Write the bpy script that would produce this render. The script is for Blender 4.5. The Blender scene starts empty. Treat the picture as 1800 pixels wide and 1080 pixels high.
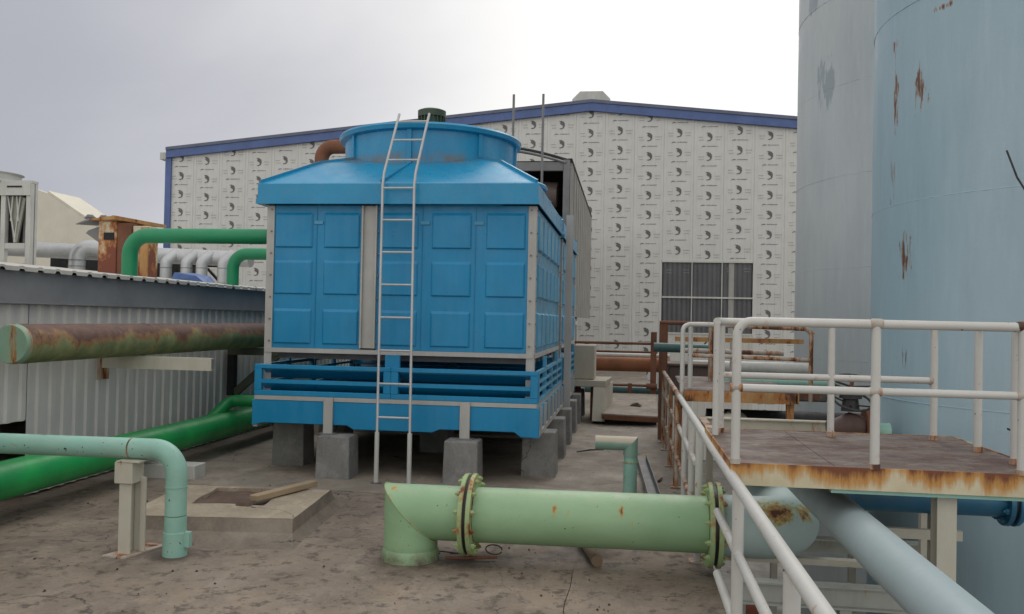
import bpy, bmesh, math, random
from mathutils import Vector, Matrix, noise
random.seed(7)
PI = math.pi
S = bpy.context.scene
COL = S.collection

# ------------------------------------------------------------------ camera
cam = bpy.data.cameras.new('camera'); cam.lens = 30; cam.sensor_width = 36; cam.clip_start = .05; cam.clip_end = 2000
co = bpy.data.objects.new('camera', cam); COL.objects.link(co); S.camera = co
ps, pt, rl = math.radians(7.75), math.radians(.85), math.radians(1.15)
fw = Vector((-math.sin(ps)*math.cos(pt), math.cos(ps)*math.cos(pt), math.sin(pt)))
rt = Vector((math.cos(ps), math.sin(ps), 0)); up = rt.cross(fw)
r2 = rt*math.cos(rl) + up*math.sin(rl); u2 = -rt*math.sin(rl) + up*math.cos(rl)
co.matrix_world = Matrix(((r2.x, u2.x, -fw.x, 0), (r2.y, u2.y, -fw.y, 0), (r2.z, u2.z, -fw.z, 1.7), (0, 0, 0, 1)))

# ------------------------------------------------------------------ sky, sun, exposure
SUN_EL, SUN_AZ = math.radians(48), math.radians(10)      # azimuth from +Y towards +X
W = bpy.data.worlds.new('World'); S.world = W; W.use_nodes = True
nt = W.node_tree; nt.nodes.clear()
def wn(t, **k):
    n = nt.nodes.new(t)
    for a, b in k.items(): setattr(n, a, b)
    return n
out = wn('ShaderNodeOutputWorld')
sky = wn('ShaderNodeTexSky', sky_type='NISHITA', sun_disc=False, sun_elevation=SUN_EL, sun_rotation=SUN_AZ)
b1 = wn('ShaderNodeBackground'); b1.inputs[1].default_value = .08
b2 = wn('ShaderNodeBackground'); b2.inputs[1].default_value = 1.0
tc = wn('ShaderNodeTexCoord')
sd = Vector((math.sin(SUN_AZ)*math.cos(SUN_EL), math.cos(SUN_AZ)*math.cos(SUN_EL), math.sin(SUN_EL)))
def mapr(src, a, b, c, d):
    m = wn('ShaderNodeMapRange'); m.interpolation_type = 'SMOOTHSTEP'
    for i, v in ((1, a), (2, b), (3, c), (4, d)): m.inputs[i].default_value = v
    nt.links.new(src, m.inputs[0]); return m.outputs[0]
def dotto(az, el):
    az, el = math.radians(az), math.radians(el)
    d = wn('ShaderNodeVectorMath', operation='DOT_PRODUCT'); d.inputs[1].default_value = (math.sin(az)*math.cos(el), math.cos(az)*math.cos(el), math.sin(el))
    nt.links.new(tc.outputs['Generated'], d.inputs[0]); return d.outputs['Value']
nz = wn('ShaderNodeTexNoise'); nz.inputs['Scale'].default_value = 1.9; nz.inputs['Detail'].default_value = 7; nz.inputs['Roughness'].default_value = .5; nz.inputs['Distortion'].default_value = .3
mpn = wn('ShaderNodeMapping'); mpn.inputs['Scale'].default_value = (1, 1, 2.2); nt.links.new(tc.outputs['Generated'], mpn.inputs[0]); nt.links.new(mpn.outputs[0], nz.inputs['Vector'])
ad = wn('ShaderNodeMath', operation='MULTIPLY_ADD'); ad.inputs[1].default_value = .20
nt.links.new(nz.outputs['Fac'], ad.inputs[0]); nt.links.new(dotto(-58, 12), ad.inputs[2])
bank = mapr(ad.outputs[0], .72, 1.08, 0, 1)            # a thicker grey cloud bank to the left
rc = wn('ShaderNodeMix', data_type='RGBA'); nt.links.new(bank, rc.inputs[0])
rc.inputs[6].default_value = (1.20, 1.185, 1.16, 1); rc.inputs[7].default_value = (.50, .51, .575, 1)
nt.links.new(rc.outputs[2], b2.inputs[0])
nt.links.new(sky.outputs[0], b1.inputs[0])
ms = wn('ShaderNodeMixShader'); ms.inputs[0].default_value = .97
nt.links.new(b1.outputs[0], ms.inputs[1]); nt.links.new(b2.outputs[0], ms.inputs[2]); nt.links.new(ms.outputs[0], out.inputs[0])
sl = bpy.data.lights.new('sun', 'SUN'); sl.energy = .9; sl.angle = math.radians(28); sl.color = (1, .97, .92)
so = bpy.data.objects.new('sun', sl); COL.objects.link(so); so.rotation_euler = sd.to_track_quat('Z', 'Y').to_euler()
S.view_settings.view_transform = 'Standard'; S.view_settings.look = 'None'; S.view_settings.gamma = 1
S.view_settings.exposure = -.16
S.view_settings.use_curve_mapping = False

# ------------------------------------------------------------------ materials
def lin(r, g, b): return tuple(((c/255)/12.92 if c/255 <= .04045 else ((c/255+.055)/1.055)**2.4) for c in (r, g, b)) + (1,)
class NB:
    def __init__(s, name):
        s.m = bpy.data.materials.new(name); s.m.use_nodes = True; s.t = s.m.node_tree; s.n = s.t.nodes
        s.b = s.n['Principled BSDF']; s.geo = s.n.new('ShaderNodeNewGeometry'); s.P = s.geo.outputs['Position']
    def L(s, a, b): s.t.links.new(a, b)
    def map(s, sc=(1, 1, 1)):
        m = s.n.new('ShaderNodeMapping'); m.inputs['Scale'].default_value = sc; s.L(s.P, m.inputs['Vector']); return m.outputs[0]
    def noise(s, scale, detail=6, rough=.6, st=(1, 1, 1), dist=0):
        n = s.n.new('ShaderNodeTexNoise'); n.inputs['Scale'].default_value = scale; n.inputs['Detail'].default_value = detail
        n.inputs['Roughness'].default_value = rough; n.inputs['Distortion'].default_value = dist; s.L(s.map(st), n.inputs['Vector']); return n.outputs['Fac']
    def rng(s, v, a, b, c=0, d=1):
        m = s.n.new('ShaderNodeMapRange'); m.inputs[1].default_value = a; m.inputs[2].default_value = b; m.inputs[3].default_value = c; m.inputs[4].default_value = d
        s.L(v, m.inputs[0]); return m.outputs[0]
    def math(s, op, a, b=None):
        m = s.n.new('ShaderNodeMath'); m.operation = op
        for i, x in enumerate((a, b)):
            if x is None: continue
            if isinstance(x, (int, float)): m.inputs[i].default_value = x
            else: s.L(x, m.inputs[i])
        return m.outputs[0]
    def mix(s, f, a, b):
        m = s.n.new('ShaderNodeMix'); m.data_type = 'RGBA'
        for i, x in ((0, f), (6, a), (7, b)):
            if isinstance(x, (int, float)): m.inputs[i].default_value = x
            elif isinstance(x, tuple): m.inputs[i].default_value = x
            else: s.L(x, m.inputs[i])
        return m.outputs[2]
    def xyz(s):
        n = s.n.new('ShaderNodeSeparateXYZ'); s.L(s.P, n.inputs[0]); return n.outputs
    def nrm(s):
        n = s.n.new('ShaderNodeSeparateXYZ'); s.L(s.geo.outputs['Normal'], n.inputs[0]); return n.outputs
    def bump(s, v, strength=.2, dist=.01):
        n = s.n.new('ShaderNodeBump'); n.inputs['Strength'].default_value = strength; n.inputs['Distance'].default_value = dist
        s.L(v, n.inputs['Height']); s.L(n.outputs[0], s.b.inputs['Normal'])
    def done(s, col, rough=.6, metal=0, spec=None):
        if isinstance(col, tuple): s.b.inputs['Base Color'].default_value = col
        else: s.L(col, s.b.inputs['Base Color'])
        if isinstance(rough, (int, float)): s.b.inputs['Roughness'].default_value = rough
        else: s.L(rough, s.b.inputs['Roughness'])
        s.b.inputs['Metallic'].default_value = metal
        if spec is not None: s.b.inputs['Specular IOR Level'].default_value = spec
        return s.m
MATS = {}
RUST_D, RUST_O = (.075, .03, .016, 1), (.30, .115, .03, 1)
def paint(name, col, var=.25, rough=.5, rust=0., dirt=.3, dirtc=(.16, .13, .10, 1), speck=0., rs=6, streak=(1, 1, .25), metal=0, bump=.15, spec=None, fade=None):
    """weathered paint: tone variation, dirt, rust patches (rust = 0..1 amount), dark chips (speck)"""
    if name in MATS: return MATS[name]
    s = NB(name)
    dk = tuple(c*(1-var) for c in col[:3]) + (1,)
    lt = fade or tuple(min(1, c*(1+var*.5)) for c in col[:3]) + (1,)
    c = s.mix(s.rng(s.noise(1.7, 5), .3, .7), dk, lt)
    c = s.mix(s.math('MULTIPLY', s.rng(s.noise(11, 8, .7, streak), .42, .85), dirt), c, dirtc)
    c = s.mix(s.math('MULTIPLY', s.rng(s.noise(90, 3), .35, .7), .12), c, dk)
    if rust:
        a = s.noise(rs, 10, .72, streak)
        e = .74 - rust*.42
        c = s.mix(s.rng(a, e-.05, e+.04), c, s.mix(s.rng(s.noise(14, 6), .35, .65), RUST_O, tuple(x*1.4 for x in RUST_O[:3])+(1,)))
        c = s.mix(s.rng(a, e+.03, e+.08), c, RUST_D)
    if speck:
        v = s.noise(38, 2, .5); c = s.mix(s.rng(v, .76-speck*.12, .78-speck*.12), c, (.03, .025, .02, 1))
    s.bump(s.noise(60, 6), bump, .004)
    r = s.rng(s.noise(7, 6), .3, .7, max(.05, rough-.1), min(1, rough+.15))
    MATS[name] = s.done(c, r, metal, spec); return MATS[name]

M = {}
M['blue'] = paint('blue_fibreglass', (.001, .222, .45, 1), .14, .36, dirt=.34, dirtc=(.07, .29, .47, 1), streak=(1.2, 1.2, .10), bump=.05)
M['bluehood'] = paint('blue_hood_fibreglass', (.010, .20, .40, 1), .12, .30, dirt=.22, dirtc=(.13, .22, .28, 1), bump=.05, streak=(1, .3, 1))
def mk_hood():
    s = NB('blue_hood_with_dirt_line'); x = s.xyz()
    c = s.mix(s.rng(s.noise(1.7, 5), .3, .7), (.004, .22, .43, 1), (.015, .285, .51, 1))
    c = s.mix(s.math('MULTIPLY', s.rng(s.noise(9, 8, .7, (1, .3, 1)), .45, .85), .3), c, (.12, .22, .28, 1))
    b = s.math('MULTIPLY', s.rng(x[2], 3.40, 3.50), s.rng(x[2], 3.62, 3.55))
    c = s.mix(s.math('MULTIPLY', b, s.rng(s.noise(3.5, 8, .7), .42, .62, 0, .75)), c, (.16, .13, .10, 1))
    s.bump(s.noise(60, 6), .05, .004); return s.done(c, s.rng(s.noise(7, 6), .3, .7, .22, .42))
M['bluehood'] = mk_hood()
M['blueside'] = paint('sheen_pale_blue_fibreglass', (.05, .30, .50, 1), .3, .38, dirt=.35, dirtc=(.25, .38, .45, 1), bump=.05)  # paler blue paints the grazing sheen of the tower sides into the colour
M['galv'] = paint('galvanised_steel', (.44, .43, .41, 1), .15, .5, dirt=.35, dirtc=(.25, .22, .19, 1), metal=.15)
M['galvd'] = paint('dull_grey_steel', (.22, .22, .225, 1), .2, .55, dirt=.35, metal=.3)
M['alu'] = paint('ladder_aluminium', (.50, .50, .50, 1), .12, .42, dirt=.25, metal=.3)
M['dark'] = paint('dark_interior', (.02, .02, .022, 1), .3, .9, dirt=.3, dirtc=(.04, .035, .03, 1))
M['fill'] = paint('wet_fill_sheets', (.05, .06, .065, 1), .4, .7)
M['water'] = paint('basin_water', (.02, .03, .03, 1), .2, .08)
M['motor'] = paint('dark_green_motor_paint', (.035, .075, .05, 1), .3, .5, dirt=.4)
M['mint'] = paint('mint_green_paint', (.27, .44, .25, 1), .14, .46, dirt=.22, dirtc=(.25, .30, .13, 1), rust=.17, rs=6, streak=(1, 1, .35), speck=.3)
def spots(s, c, lst):
    for (x, y, z, hw, hh, th, cc, fs, st) in lst:
        d = s.n.new('ShaderNodeVectorMath'); d.operation = 'SUBTRACT'; s.L(s.P, d.inputs[0]); d.inputs[1].default_value = (x, y, z)
        e = s.n.new('ShaderNodeVectorMath'); e.operation = 'MULTIPLY'; s.L(d.outputs[0], e.inputs[0]); e.inputs[1].default_value = (1/hw, .5/hw if hw < .1 else 1/hw, 1/hh)
        l = s.n.new('ShaderNodeVectorMath'); l.operation = 'LENGTH'; s.L(e.outputs[0], l.inputs[0])
        v = s.math('ADD', s.math('MULTIPLY', s.rng(l.outputs['Value'], .1, 1.1, 1, 0), .42), s.noise(fs, 6, .7, st))
        c = s.mix(s.rng(v, th-.10, th), c, (.36, .36, .12, 1)); c = s.mix(s.rng(v, th, th+.05), c, cc); c = s.mix(s.rng(v, th+.10, th+.16), c, (.09, .04, .02, 1))
    return c
def mk_mint():
    s = NB('mint_green_pipe_paint')
    c = s.mix(s.rng(s.noise(1.7, 5), .3, .7), (.225, .385, .215, 1), (.29, .455, .265, 1))
    c = s.mix(s.math('MULTIPLY', s.rng(s.noise(9, 8, .75, (.4, 1, 1)), .45, .8), .35), c, (.20, .30, .13, 1))
    c = s.mix(s.math('MULTIPLY', s.rng(s.noise(60, 5, .7), .5, .75), .25), c, (.34, .42, .24, 1))
    nz_ = s.nrm()[2]        # paler mottling on the upward side
    c = s.mix(s.math('MULTIPLY', s.rng(nz_, .55, 1), s.rng(s.noise(12, 8, .75), .4, .65, 0, .45)), c, (.42, .43, .33, 1))
    z = s.xyz()[2]; c = s.mix(s.math('MULTIPLY', s.rng(z, .11, .01), s.rng(s.noise(9, 8, .75), .35, .6)), c, (.13, .11, .07, 1))
    c = spots(s, c, [(-.47, 5.78, .42, .035, .13, .80, (.36, .17, .05, 1), 18, (1, 1, .35)), (-.38, 5.80, .38, .07, .08, .86, (.38, .22, .06, 1), 26, (1, 1, .6)), (-.02, 5.78, .42, .03, .10, .82, (.36, .17, .05, 1), 18, (1, 1, .35)),
                     (.06, 5.78, .36, .09, .06, .90, (.33, .2, .06, 1), 30, (1, 1, .6)), (-1.62, 5.85, .50, .08, .05, .86, (.42, .24, .07, 1), 20, (1, 1, 1))])
    c = s.mix(s.rng(s.noise(42, 2, .5), .74, .76), c, (.06, .045, .03, 1))
    s.bump(s.noise(30, 8, .6), .15, .005); return s.done(c, s.rng(s.noise(7), .3, .7, .4, .6))
M['mint'] = mk_mint()
M['mintr'] = paint('mint_green_flange_paint', (.30, .44, .22, 1), .2, .5, dirt=.6, dirtc=(.42, .36, .10, 1), rust=.42, rs=9, streak=(1, 1, .6))
M['teal'] = paint('chalky_teal_paint', (.25, .47, .39, 1), .22, .5, dirt=.45, dirtc=(.42, .5, .44, 1), rust=.12, rs=8, speck=.5, streak=(.6, 1, 1))
M['green'] = paint('bright_green_paint', (.005, .25, .07, 1), .2, .4, dirt=.2, dirtc=(.06, .20, .05, 1), fade=(.015, .37, .085, 1))
M['green2'] = paint('emerald_pipe_paint', (.008, .24, .10, 1), .15, .45, dirt=.2, dirtc=(.05, .18, .1, 1))
M['cream'] = paint('cream_steel_paint', (.52, .50, .42, 1), .14, .5, dirt=.35, dirtc=(.30, .24, .15, 1), rust=.24, rs=7)
M['white'] = paint('white_railing_paint', (.55, .54, .51, 1), .10, .45, dirt=.25, dirtc=(.42, .37, .32, 1), rust=.21, rs=7, streak=(1, 1, 1), speck=.25)
M['whiter'] = paint('rusting_white_paint', (.44, .41, .36, 1), .2, .55, dirt=.6, dirtc=(.22, .13, .08, 1), rust=.56, rs=7)
M['rustst'] = paint('brown_rusted_steel', (.16, .065, .035, 1), .4, .8, dirt=.5, dirtc=(.30, .13, .06, 1), bump=.5)
M['duct'] = paint('silver_duct_cladding', (.50, .51, .52, 1), .15, .42, dirt=.2, metal=.5)
M['offw'] = paint('off_white_panel_paint', (.50, .50, .47, 1), .15, .5, dirt=.3)
M['buff'] = paint('buff_cladding', (.66, .62, .52, 1), .08, .6, dirt=.25, dirtc=(.5, .44, .33, 1))
M['trim'] = paint('blue_trim_paint', (.075, .125, .31, 1), .2, .45, dirt=.25, dirtc=(.12, .15, .25, 1))
M['trimtop'] = paint('grey_blue_roof_edge', (.11, .13, .20, 1), .2, .5)
M['film'] = paint('film_covered_sheet', (.60, .60, .575, 1), .07, .42, dirt=.22, dirtc=(.42, .38, .33, 1), bump=.08)
M['filmw'] = paint('pale_sheet', (.58, .57, .52, 1), .08, .45, dirt=.2)
M['ink'] = paint('grey_ink', (.13, .13, .125, 1), .2, .6)
M['inkl'] = paint('faded_ink', (.33, .32, .30, 1), .1, .6)
M['glaze'] = paint('grey_translucent_sheet', (.10, .10, .11, 1), .2, .35, dirt=.3, dirtc=(.16, .16, .16, 1))
M['shedw'] = paint('white_corrugated_sheet', (.60, .59, .57, 1), .08, .5, dirt=.35, dirtc=(.33, .31, .29, 1))
M['roofw'] = paint('roof_sheet', (.50, .49, .45, 1), .15, .55, dirt=.4, dirtc=(.3, .26, .2, 1))
M['fascia'] = paint('grey_gutter_steel', (.27, .275, .28, 1), .2, .55, dirt=.4, dirtc=(.24, .25, .27, 1), metal=.2, streak=(1, .25, 1))
M['beige'] = paint('beige_concrete', (.42, .38, .31, 1), .14, .8, dirt=.35, dirtc=(.28, .23, .18, 1))
M['wood'] = paint('weathered_wood', (.22, .155, .095, 1), .3, .8, dirt=.4, streak=(3, .3, 3))
M['plankw'] = paint('pale_plank_wood', (.36, .27, .17, 1), .25, .8, dirt=.4, streak=(3, .3, 3))
M['twig'] = paint('dead_twig', (.05, .035, .025, 1), .3, .9)
M['black'] = paint('black_rubber', (.012, .012, .014, 1), .2, .5)
M['sheet'] = paint('weathered_grey_sheet', (.38, .37, .345, 1), .16, .6, dirt=.4, dirtc=(.2, .15, .11, 1), streak=(1, 1, .1))
M['valve'] = paint('dark_brown_valve', (.07, .035, .03, 1), .3, .6)
M['rackpipe'] = paint('orange_brown_pipe', (.28, .10, .04, 1), .35, .75, dirt=.4, dirtc=(.10, .10, .06, 1), bump=.4)
M['orange'] = paint('orange_rusted_paint', (.42, .22, .07, 1), .3, .65, dirt=.5, dirtc=(.6, .45, .28, 1), rust=.5, rs=5, streak=(1, 1, .3))
M['tealdark'] = paint('dark_teal_paint', (.045, .13, .13, 1), .3, .5, dirt=.4)
M['bluepipe'] = paint('deep_blue_pipe_paint', (.02, .13, .24, 1), .3, .4, dirt=.35, dirtc=(.10, .16, .12, 1))
M['red'] = paint('red_oxide_paint', (.35, .08, .05, 1), .3, .6)
M['bluetarp'] = paint('blue_sheet', (.06, .13, .34, 1), .2, .6)

def mk_concrete(name, a, b, stain, sc=1.):
    s = NB(name)
    c = s.mix(s.rng(s.noise(.75*sc, 8, .62, dist=.8), .35, .65), a, b)
    c = s.mix(s.math('MULTIPLY', s.rng(s.noise(1.5*sc, 12, .74, dist=1.2), .46, .72), .85), c, stain)
    c = s.mix(s.math('MULTIPLY', s.rng(s.noise(3.3*sc, 8, .7, (1, .5, 1), .5), .52, .72), .6), c, tuple(min(1, x*1.5) for x in b[:3])+(1,))
    c = s.mix(s.math('MULTIPLY', s.rng(s.noise(26*sc, 6, .75), .45, .75), .35), c, tuple(x*.55 for x in a[:3])+(1,))
    c = s.mix(s.math('MULTIPLY', s.rng(s.noise(5.5*sc, 12, .8, (1, .45, 1), .6), .48, .74), .40), c, stain)
    c = s.mix(s.math('MULTIPLY', s.rng(s.noise(1.3*sc, 10, .75), .50, .62), .5), c, (.29, .225, .165, 1) if name.startswith('stained') else tuple(x*1.15 for x in b[:3])+(1,))
    c = s.mix(s.math('MULTIPLY', s.rng(s.noise(14*sc, 10, .8), .56, .76), .2), c, tuple(x*.6 for x in stain[:3])+(1,))
    vo = s.n.new('ShaderNodeTexVoronoi'); vo.feature = 'DISTANCE_TO_EDGE'; vo.inputs['Scale'].default_value = .55*sc
    wv = s.n.new('ShaderNodeTexNoise'); wv.inputs['Scale'].default_value = 2.2; wv.inputs['Detail'].default_value = 6; s.L(s.P, wv.inputs['Vector'])
    vm = s.n.new('ShaderNodeVectorMath'); vm.operation = 'MULTIPLY_ADD'; s.L(wv.outputs['Color'], vm.inputs[0]); vm.inputs[1].default_value = (.7, .7, .7); s.L(s.P, vm.inputs[2]); s.L(vm.outputs[0], vo.inputs['Vector'])
    c = s.mix(s.math('MULTIPLY', s.rng(vo.outputs['Distance'], .0015, .006, 1, 0), s.rng(s.noise(1.1, 3), .45, .55)), c, (.05, .04, .033, 1))
    if name == 'stained_roof_concrete':        # grime collected round the feet of pipes and stand, a dark patch under the flange
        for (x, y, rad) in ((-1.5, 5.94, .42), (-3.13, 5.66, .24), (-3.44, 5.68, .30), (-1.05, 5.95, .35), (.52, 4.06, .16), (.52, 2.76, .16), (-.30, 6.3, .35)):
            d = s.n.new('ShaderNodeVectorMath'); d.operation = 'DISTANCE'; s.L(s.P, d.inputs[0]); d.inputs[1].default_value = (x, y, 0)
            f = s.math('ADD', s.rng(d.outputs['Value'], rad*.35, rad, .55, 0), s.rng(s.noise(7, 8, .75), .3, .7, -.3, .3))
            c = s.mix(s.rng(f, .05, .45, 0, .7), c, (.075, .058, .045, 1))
    c = s.mix(s.rng(s.noise(75*sc, 3, .5), .70, .74), c, (.04, .033, .028, 1))
    s.bump(s.math('ADD', s.noise(45*sc, 8, .7), s.math('MULTIPLY', s.noise(6*sc, 6), .8)), .5, .012)
    return s.done(c, s.rng(s.noise(2.5, 6), .35, .65, .62, .9))
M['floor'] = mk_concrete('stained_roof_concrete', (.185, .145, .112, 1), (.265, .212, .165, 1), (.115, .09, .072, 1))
M['floor2'] = mk_concrete('paler_roof_concrete', (.21, .175, .14, 1), (.29, .25, .205, 1), (.12, .095, .078, 1))
M['curb0'] = mk_concrete('curb_concrete', (.22, .175, .13, 1), (.30, .25, .19, 1), (.14, .11, .085, 1), 1.3)
M['curbtop'] = mk_concrete('pale_curb_top_concrete', (.32, .26, .19, 1), (.40, .335, .25, 1), (.24, .19, .14, 1), 1.3)  # curb top mixed paler than the curb side
M['curb'] = mk_concrete('curb_side_concrete', (.165, .135, .105, 1), (.22, .18, .14, 1), (.10, .085, .065, 1), 1.6)
M['mud'] = mk_concrete('brown_mud', (.10, .062, .045, 1), (.14, .09, .065, 1), (.06, .04, .03, 1), 2)
M['plinth'] = mk_concrete('grey_plinth_concrete', (.19, .19, .185, 1), (.26, .255, .245, 1), (.13, .125, .115, 1), 1.6)
M['ground'] = mk_concrete('lower_yard_concrete', (.16, .15, .14, 1), (.23, .22, .2, 1), (.1, .09, .08, 1), .5)

# rusty pipe: rust on the upward side (weather), green paint below
def mk_rustpipe():
    s = NB('rust_topped_green_pipe'); nz_ = s.nrm()[2]
    m = s.math('ADD', s.rng(nz_, -.25, .9, 0, 1), s.math('MULTIPLY', s.rng(s.noise(2.6, 10, .75, (1, .8, .8)), .3, .7, -.5, .5), 1.25))
    g = s.mix(s.rng(s.noise(6, 6), .35, .65), (.13, .16, .07, 1), (.25, .27, .12, 1))
    o = s.mix(s.rng(s.noise(9, 6, .7), .35, .65), (.27, .16, .065, 1), (.19, .09, .04, 1))
    d = s.mix(s.rng(s.noise(12, 6), .35, .65), (.085, .045, .037, 1), (.15, .075, .055, 1))
    c = s.mix(s.rng(m, .18, .34), g, o); c = s.mix(s.rng(m, .42, .62), c, d)
    s.bump(s.noise(40, 8, .7), .4, .006); return s.done(c, .75)
M['rustpipe'] = mk_rustpipe()
def mk_fascia():      # cream edge beam with rust running down from the deck
    s = NB('rust_stained_edge_beam'); x = s.xyz()
    n1 = s.rng(s.math('ADD', s.math('MULTIPLY', s.noise(4.5, 10, .75, (1.3, 1.3, .14)), .55), s.math('MULTIPLY', s.noise(1.6, 6, .7, (1, 1, .4)), .5)), .33, .70, .1, .9); h = s.rng(x[2], .90, 1.03, -.16, .30)
    v = s.math('ADD', n1, h)
    c = s.mix(s.rng(s.noise(5, 6), .3, .7), (.50, .43, .28, 1), (.62, .56, .40, 1))
    c = s.mix(s.rng(v, .48, .64), c, (.46, .23, .06, 1)); c = s.mix(s.rng(v, .66, .80), c, (.17, .055, .022, 1))
    s.bump(s.noise(45, 8), .4, .005); return s.done(c, .65)
M['edge'] = mk_fascia()
def mk_deck():
    s = NB('worn_red_brown_deck_plate')
    c = s.mix(s.rng(s.noise(3.4, 12, .8, (1, 2.2, 1), .6), .44, .56), (.088, .045, .034, 1), (.155, .115, .092, 1))
    c = s.mix(s.rng(s.noise(7, 10, .8, (1, 3, 1)), .54, .62), c, (.21, .185, .17, 1))
    c = s.mix(s.rng(s.noise(30, 5, .6), .66, .72), c, (.05, .03, .025, 1))
    s.bump(s.noise(50, 8), .5, .006); return s.done(c, s.rng(s.noise(4), .4, .6, .45, .8))
M['deck'] = mk_deck()
def mk_cabinet():
    s = NB('cabinet_with_peeling_rust'); x = s.xyz()
    v = s.math('ADD', s.noise(3.5, 9, .7, (1, 1, .7)), s.rng(x[2], 2.2, 3.0, .14, -.1))
    c = s.mix(s.rng(s.noise(8), .3, .7), (.52, .46, .34, 1), (.62, .56, .42, 1))
    c = s.mix(s.rng(v, .44, .52), c, (.42, .19, .06, 1)); c = s.mix(s.rng(v, .52, .58), c, (.20, .06, .035, 1))
    s.bump(s.noise(30, 8), .4, .006); return s.done(c, .8)
M['cab'] = mk_cabinet()
def mk_tank(name, base, light, spots, scuffs=(), sc=1.):
    """spots: (x,y,z, half width, half height, threshold, colour) patches of rust / scuffing at their own place"""
    s = NB(name)
    c = s.mix(s.rng(s.noise(.5, 7, .6, (1, 1, .5)), .35, .68), base, light)
    c = s.mix(s.math('MULTIPLY', s.rng(s.noise(3.2, 8, .7, (1, 1, .16)), .45, .75), .35), c, tuple(x*.78 for x in base[:3])+(1,))
    c = s.mix(s.math('MULTIPLY', s.rng(s.noise(14, 6, .7, (1, 1, .12)), .5, .75), .22), c, tuple(min(1, x*1.3) for x in light[:3])+(1,))
    for (x, y, z, hw, hh, th, cc, fs) in spots:
        d = s.n.new('ShaderNodeVectorMath'); d.operation = 'SUBTRACT'; s.L(s.P, d.inputs[0]); d.inputs[1].default_value = (x, y, z)
        e = s.n.new('ShaderNodeVectorMath'); e.operation = 'MULTIPLY'; s.L(d.outputs[0], e.inputs[0]); e.inputs[1].default_value = (1/hw, 1/hw, 1/hh)
        l = s.n.new('ShaderNodeVectorMath'); l.operation = 'LENGTH'; s.L(e.outputs[0], l.inputs[0])
        f = s.rng(l.outputs['Value'], .1, 1.15, 1, 0)
        n_ = s.noise(fs, 5, .65, (1, 1, .17))
        v = s.math('ADD', s.math('MULTIPLY', f, .42), n_)
        c = s.mix(s.rng(v, th, th+.05), c, cc)
        if cc[0] > .2 and cc[2] < .2: c = s.mix(s.rng(v, th+.06, th+.10), c, (.13, .06, .035, 1))
    s.bump(s.noise(35, 6), .18, .006)
    return s.done(c, s.rng(s.noise(2), .3, .7, .42, .6))

# ------------------------------------------------------------------ mesh building
class MB:
    def __init__(s): s.v = []; s.f = []
    def add(s, v, f):
        k = len(s.v); s.v += [tuple(p) for p in v]; s.f += [tuple(i+k for i in q) for q in f]; return s
    def box(s, x0, x1, y0, y1, z0, z1):
        return s.add([(x, y, z) for z in (z0, z1) for x, y in ((x0, y0), (x1, y0), (x1, y1), (x0, y1))],
                     [(0, 3, 2, 1), (4, 5, 6, 7), (0, 1, 5, 4), (1, 2, 6, 5), (2, 3, 7, 6), (3, 0, 4, 7)])
    def hexa(s, bot, top):
        return s.add(list(bot)+list(top), [(0, 3, 2, 1), (4, 5, 6, 7), (0, 1, 5, 4), (1, 2, 6, 5), (2, 3, 7, 6), (3, 0, 4, 7)])
    def bar(s, p, q, w, h, upv=(0, 0, 1)):
        p, q = Vector(p), Vector(q); d = (q-p).normalized(); a = d.cross(Vector(upv)).normalized()
        if a.length < .5: a = Vector((1, 0, 0))
        b = a.cross(d).normalized()
        return s.hexa([p-a*w/2-b*h/2, p+a*w/2-b*h/2, p+a*w/2+b*h/2, p-a*w/2+b*h/2], [q-a*w/2-b*h/2, q+a*w/2-b*h/2, q+a*w/2+b*h/2, q-a*w/2+b*h/2])
    def tube(s, pts, r, n=14, cap=True):
        pts = [Vector(p) for p in pts]; rr = r if isinstance(r, (list, tuple)) else [r]*len(pts)
        t0 = (pts[1]-pts[0]).normalized(); a = t0.orthogonal().normalized(); rings = []; k = len(s.v)
        for i, p in enumerate(pts):
            if i == 0: t = t0
            elif i == len(pts)-1: t = (pts[-1]-pts[-2]).normalized()
            else: t = ((pts[i]-pts[i-1]).normalized()+(pts[i+1]-pts[i]).normalized()).normalized()
            a = (a - t*a.dot(t)).normalized(); b = t.cross(a)
            sc = 1.
            if 0 < i < len(pts)-1: sc = 1.
            s.v += [tuple(p+(a*math.cos(2*PI*j/n)+b*math.sin(2*PI*j/n))*rr[i]*sc) for j in range(n)]
        for i in range(len(pts)-1):
            for j in range(n):
                s.f.append((k+i*n+j, k+i*n+(j+1) % n, k+(i+1)*n+(j+1) % n, k+(i+1)*n+j))
        if cap:
            s.f.append(tuple(k+j for j in range(n))[::-1]); s.f.append(tuple(k+(len(pts)-1)*n+j for j in range(n)))
        return s
    def prism(s, poly, y0, y1, axis='Y'):
        n = len(poly)
        f = {'Y': lambda a, b, t: (a, t, b), 'Z': lambda a, b, t: (a, b, t), 'X': lambda a, b, t: (t, a, b)}[axis]
        return s.add([f(a, b, y0) for a, b in poly]+[f(a, b, y1) for a, b in poly],
                     [tuple(range(n)), tuple(range(n, 2*n))[::-1]]+[(i, i+n, (i+1) % n+n, (i+1) % n) for i in range(n)])
def arc(p, c, q, r, n=8):
    """round the corner p-c-q with radius r"""
    p, c, q = Vector(p), Vector(c), Vector(q); u, v = (p-c).normalized(), (q-c).normalized()
    ang = u.angle(v); t = r/math.tan(ang/2); a, b = c+u*t, c+v*t
    o = c+(u+v).normalized()*(r/math.sin(ang/2)); va, vb = a-o, b-o; w = va.angle(vb); res = []
    for i in range(n+1):
        k = i/n; res.append(o+(va*math.sin((1-k)*w)+vb*math.sin(k*w))/math.sin(w))
    return res
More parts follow.
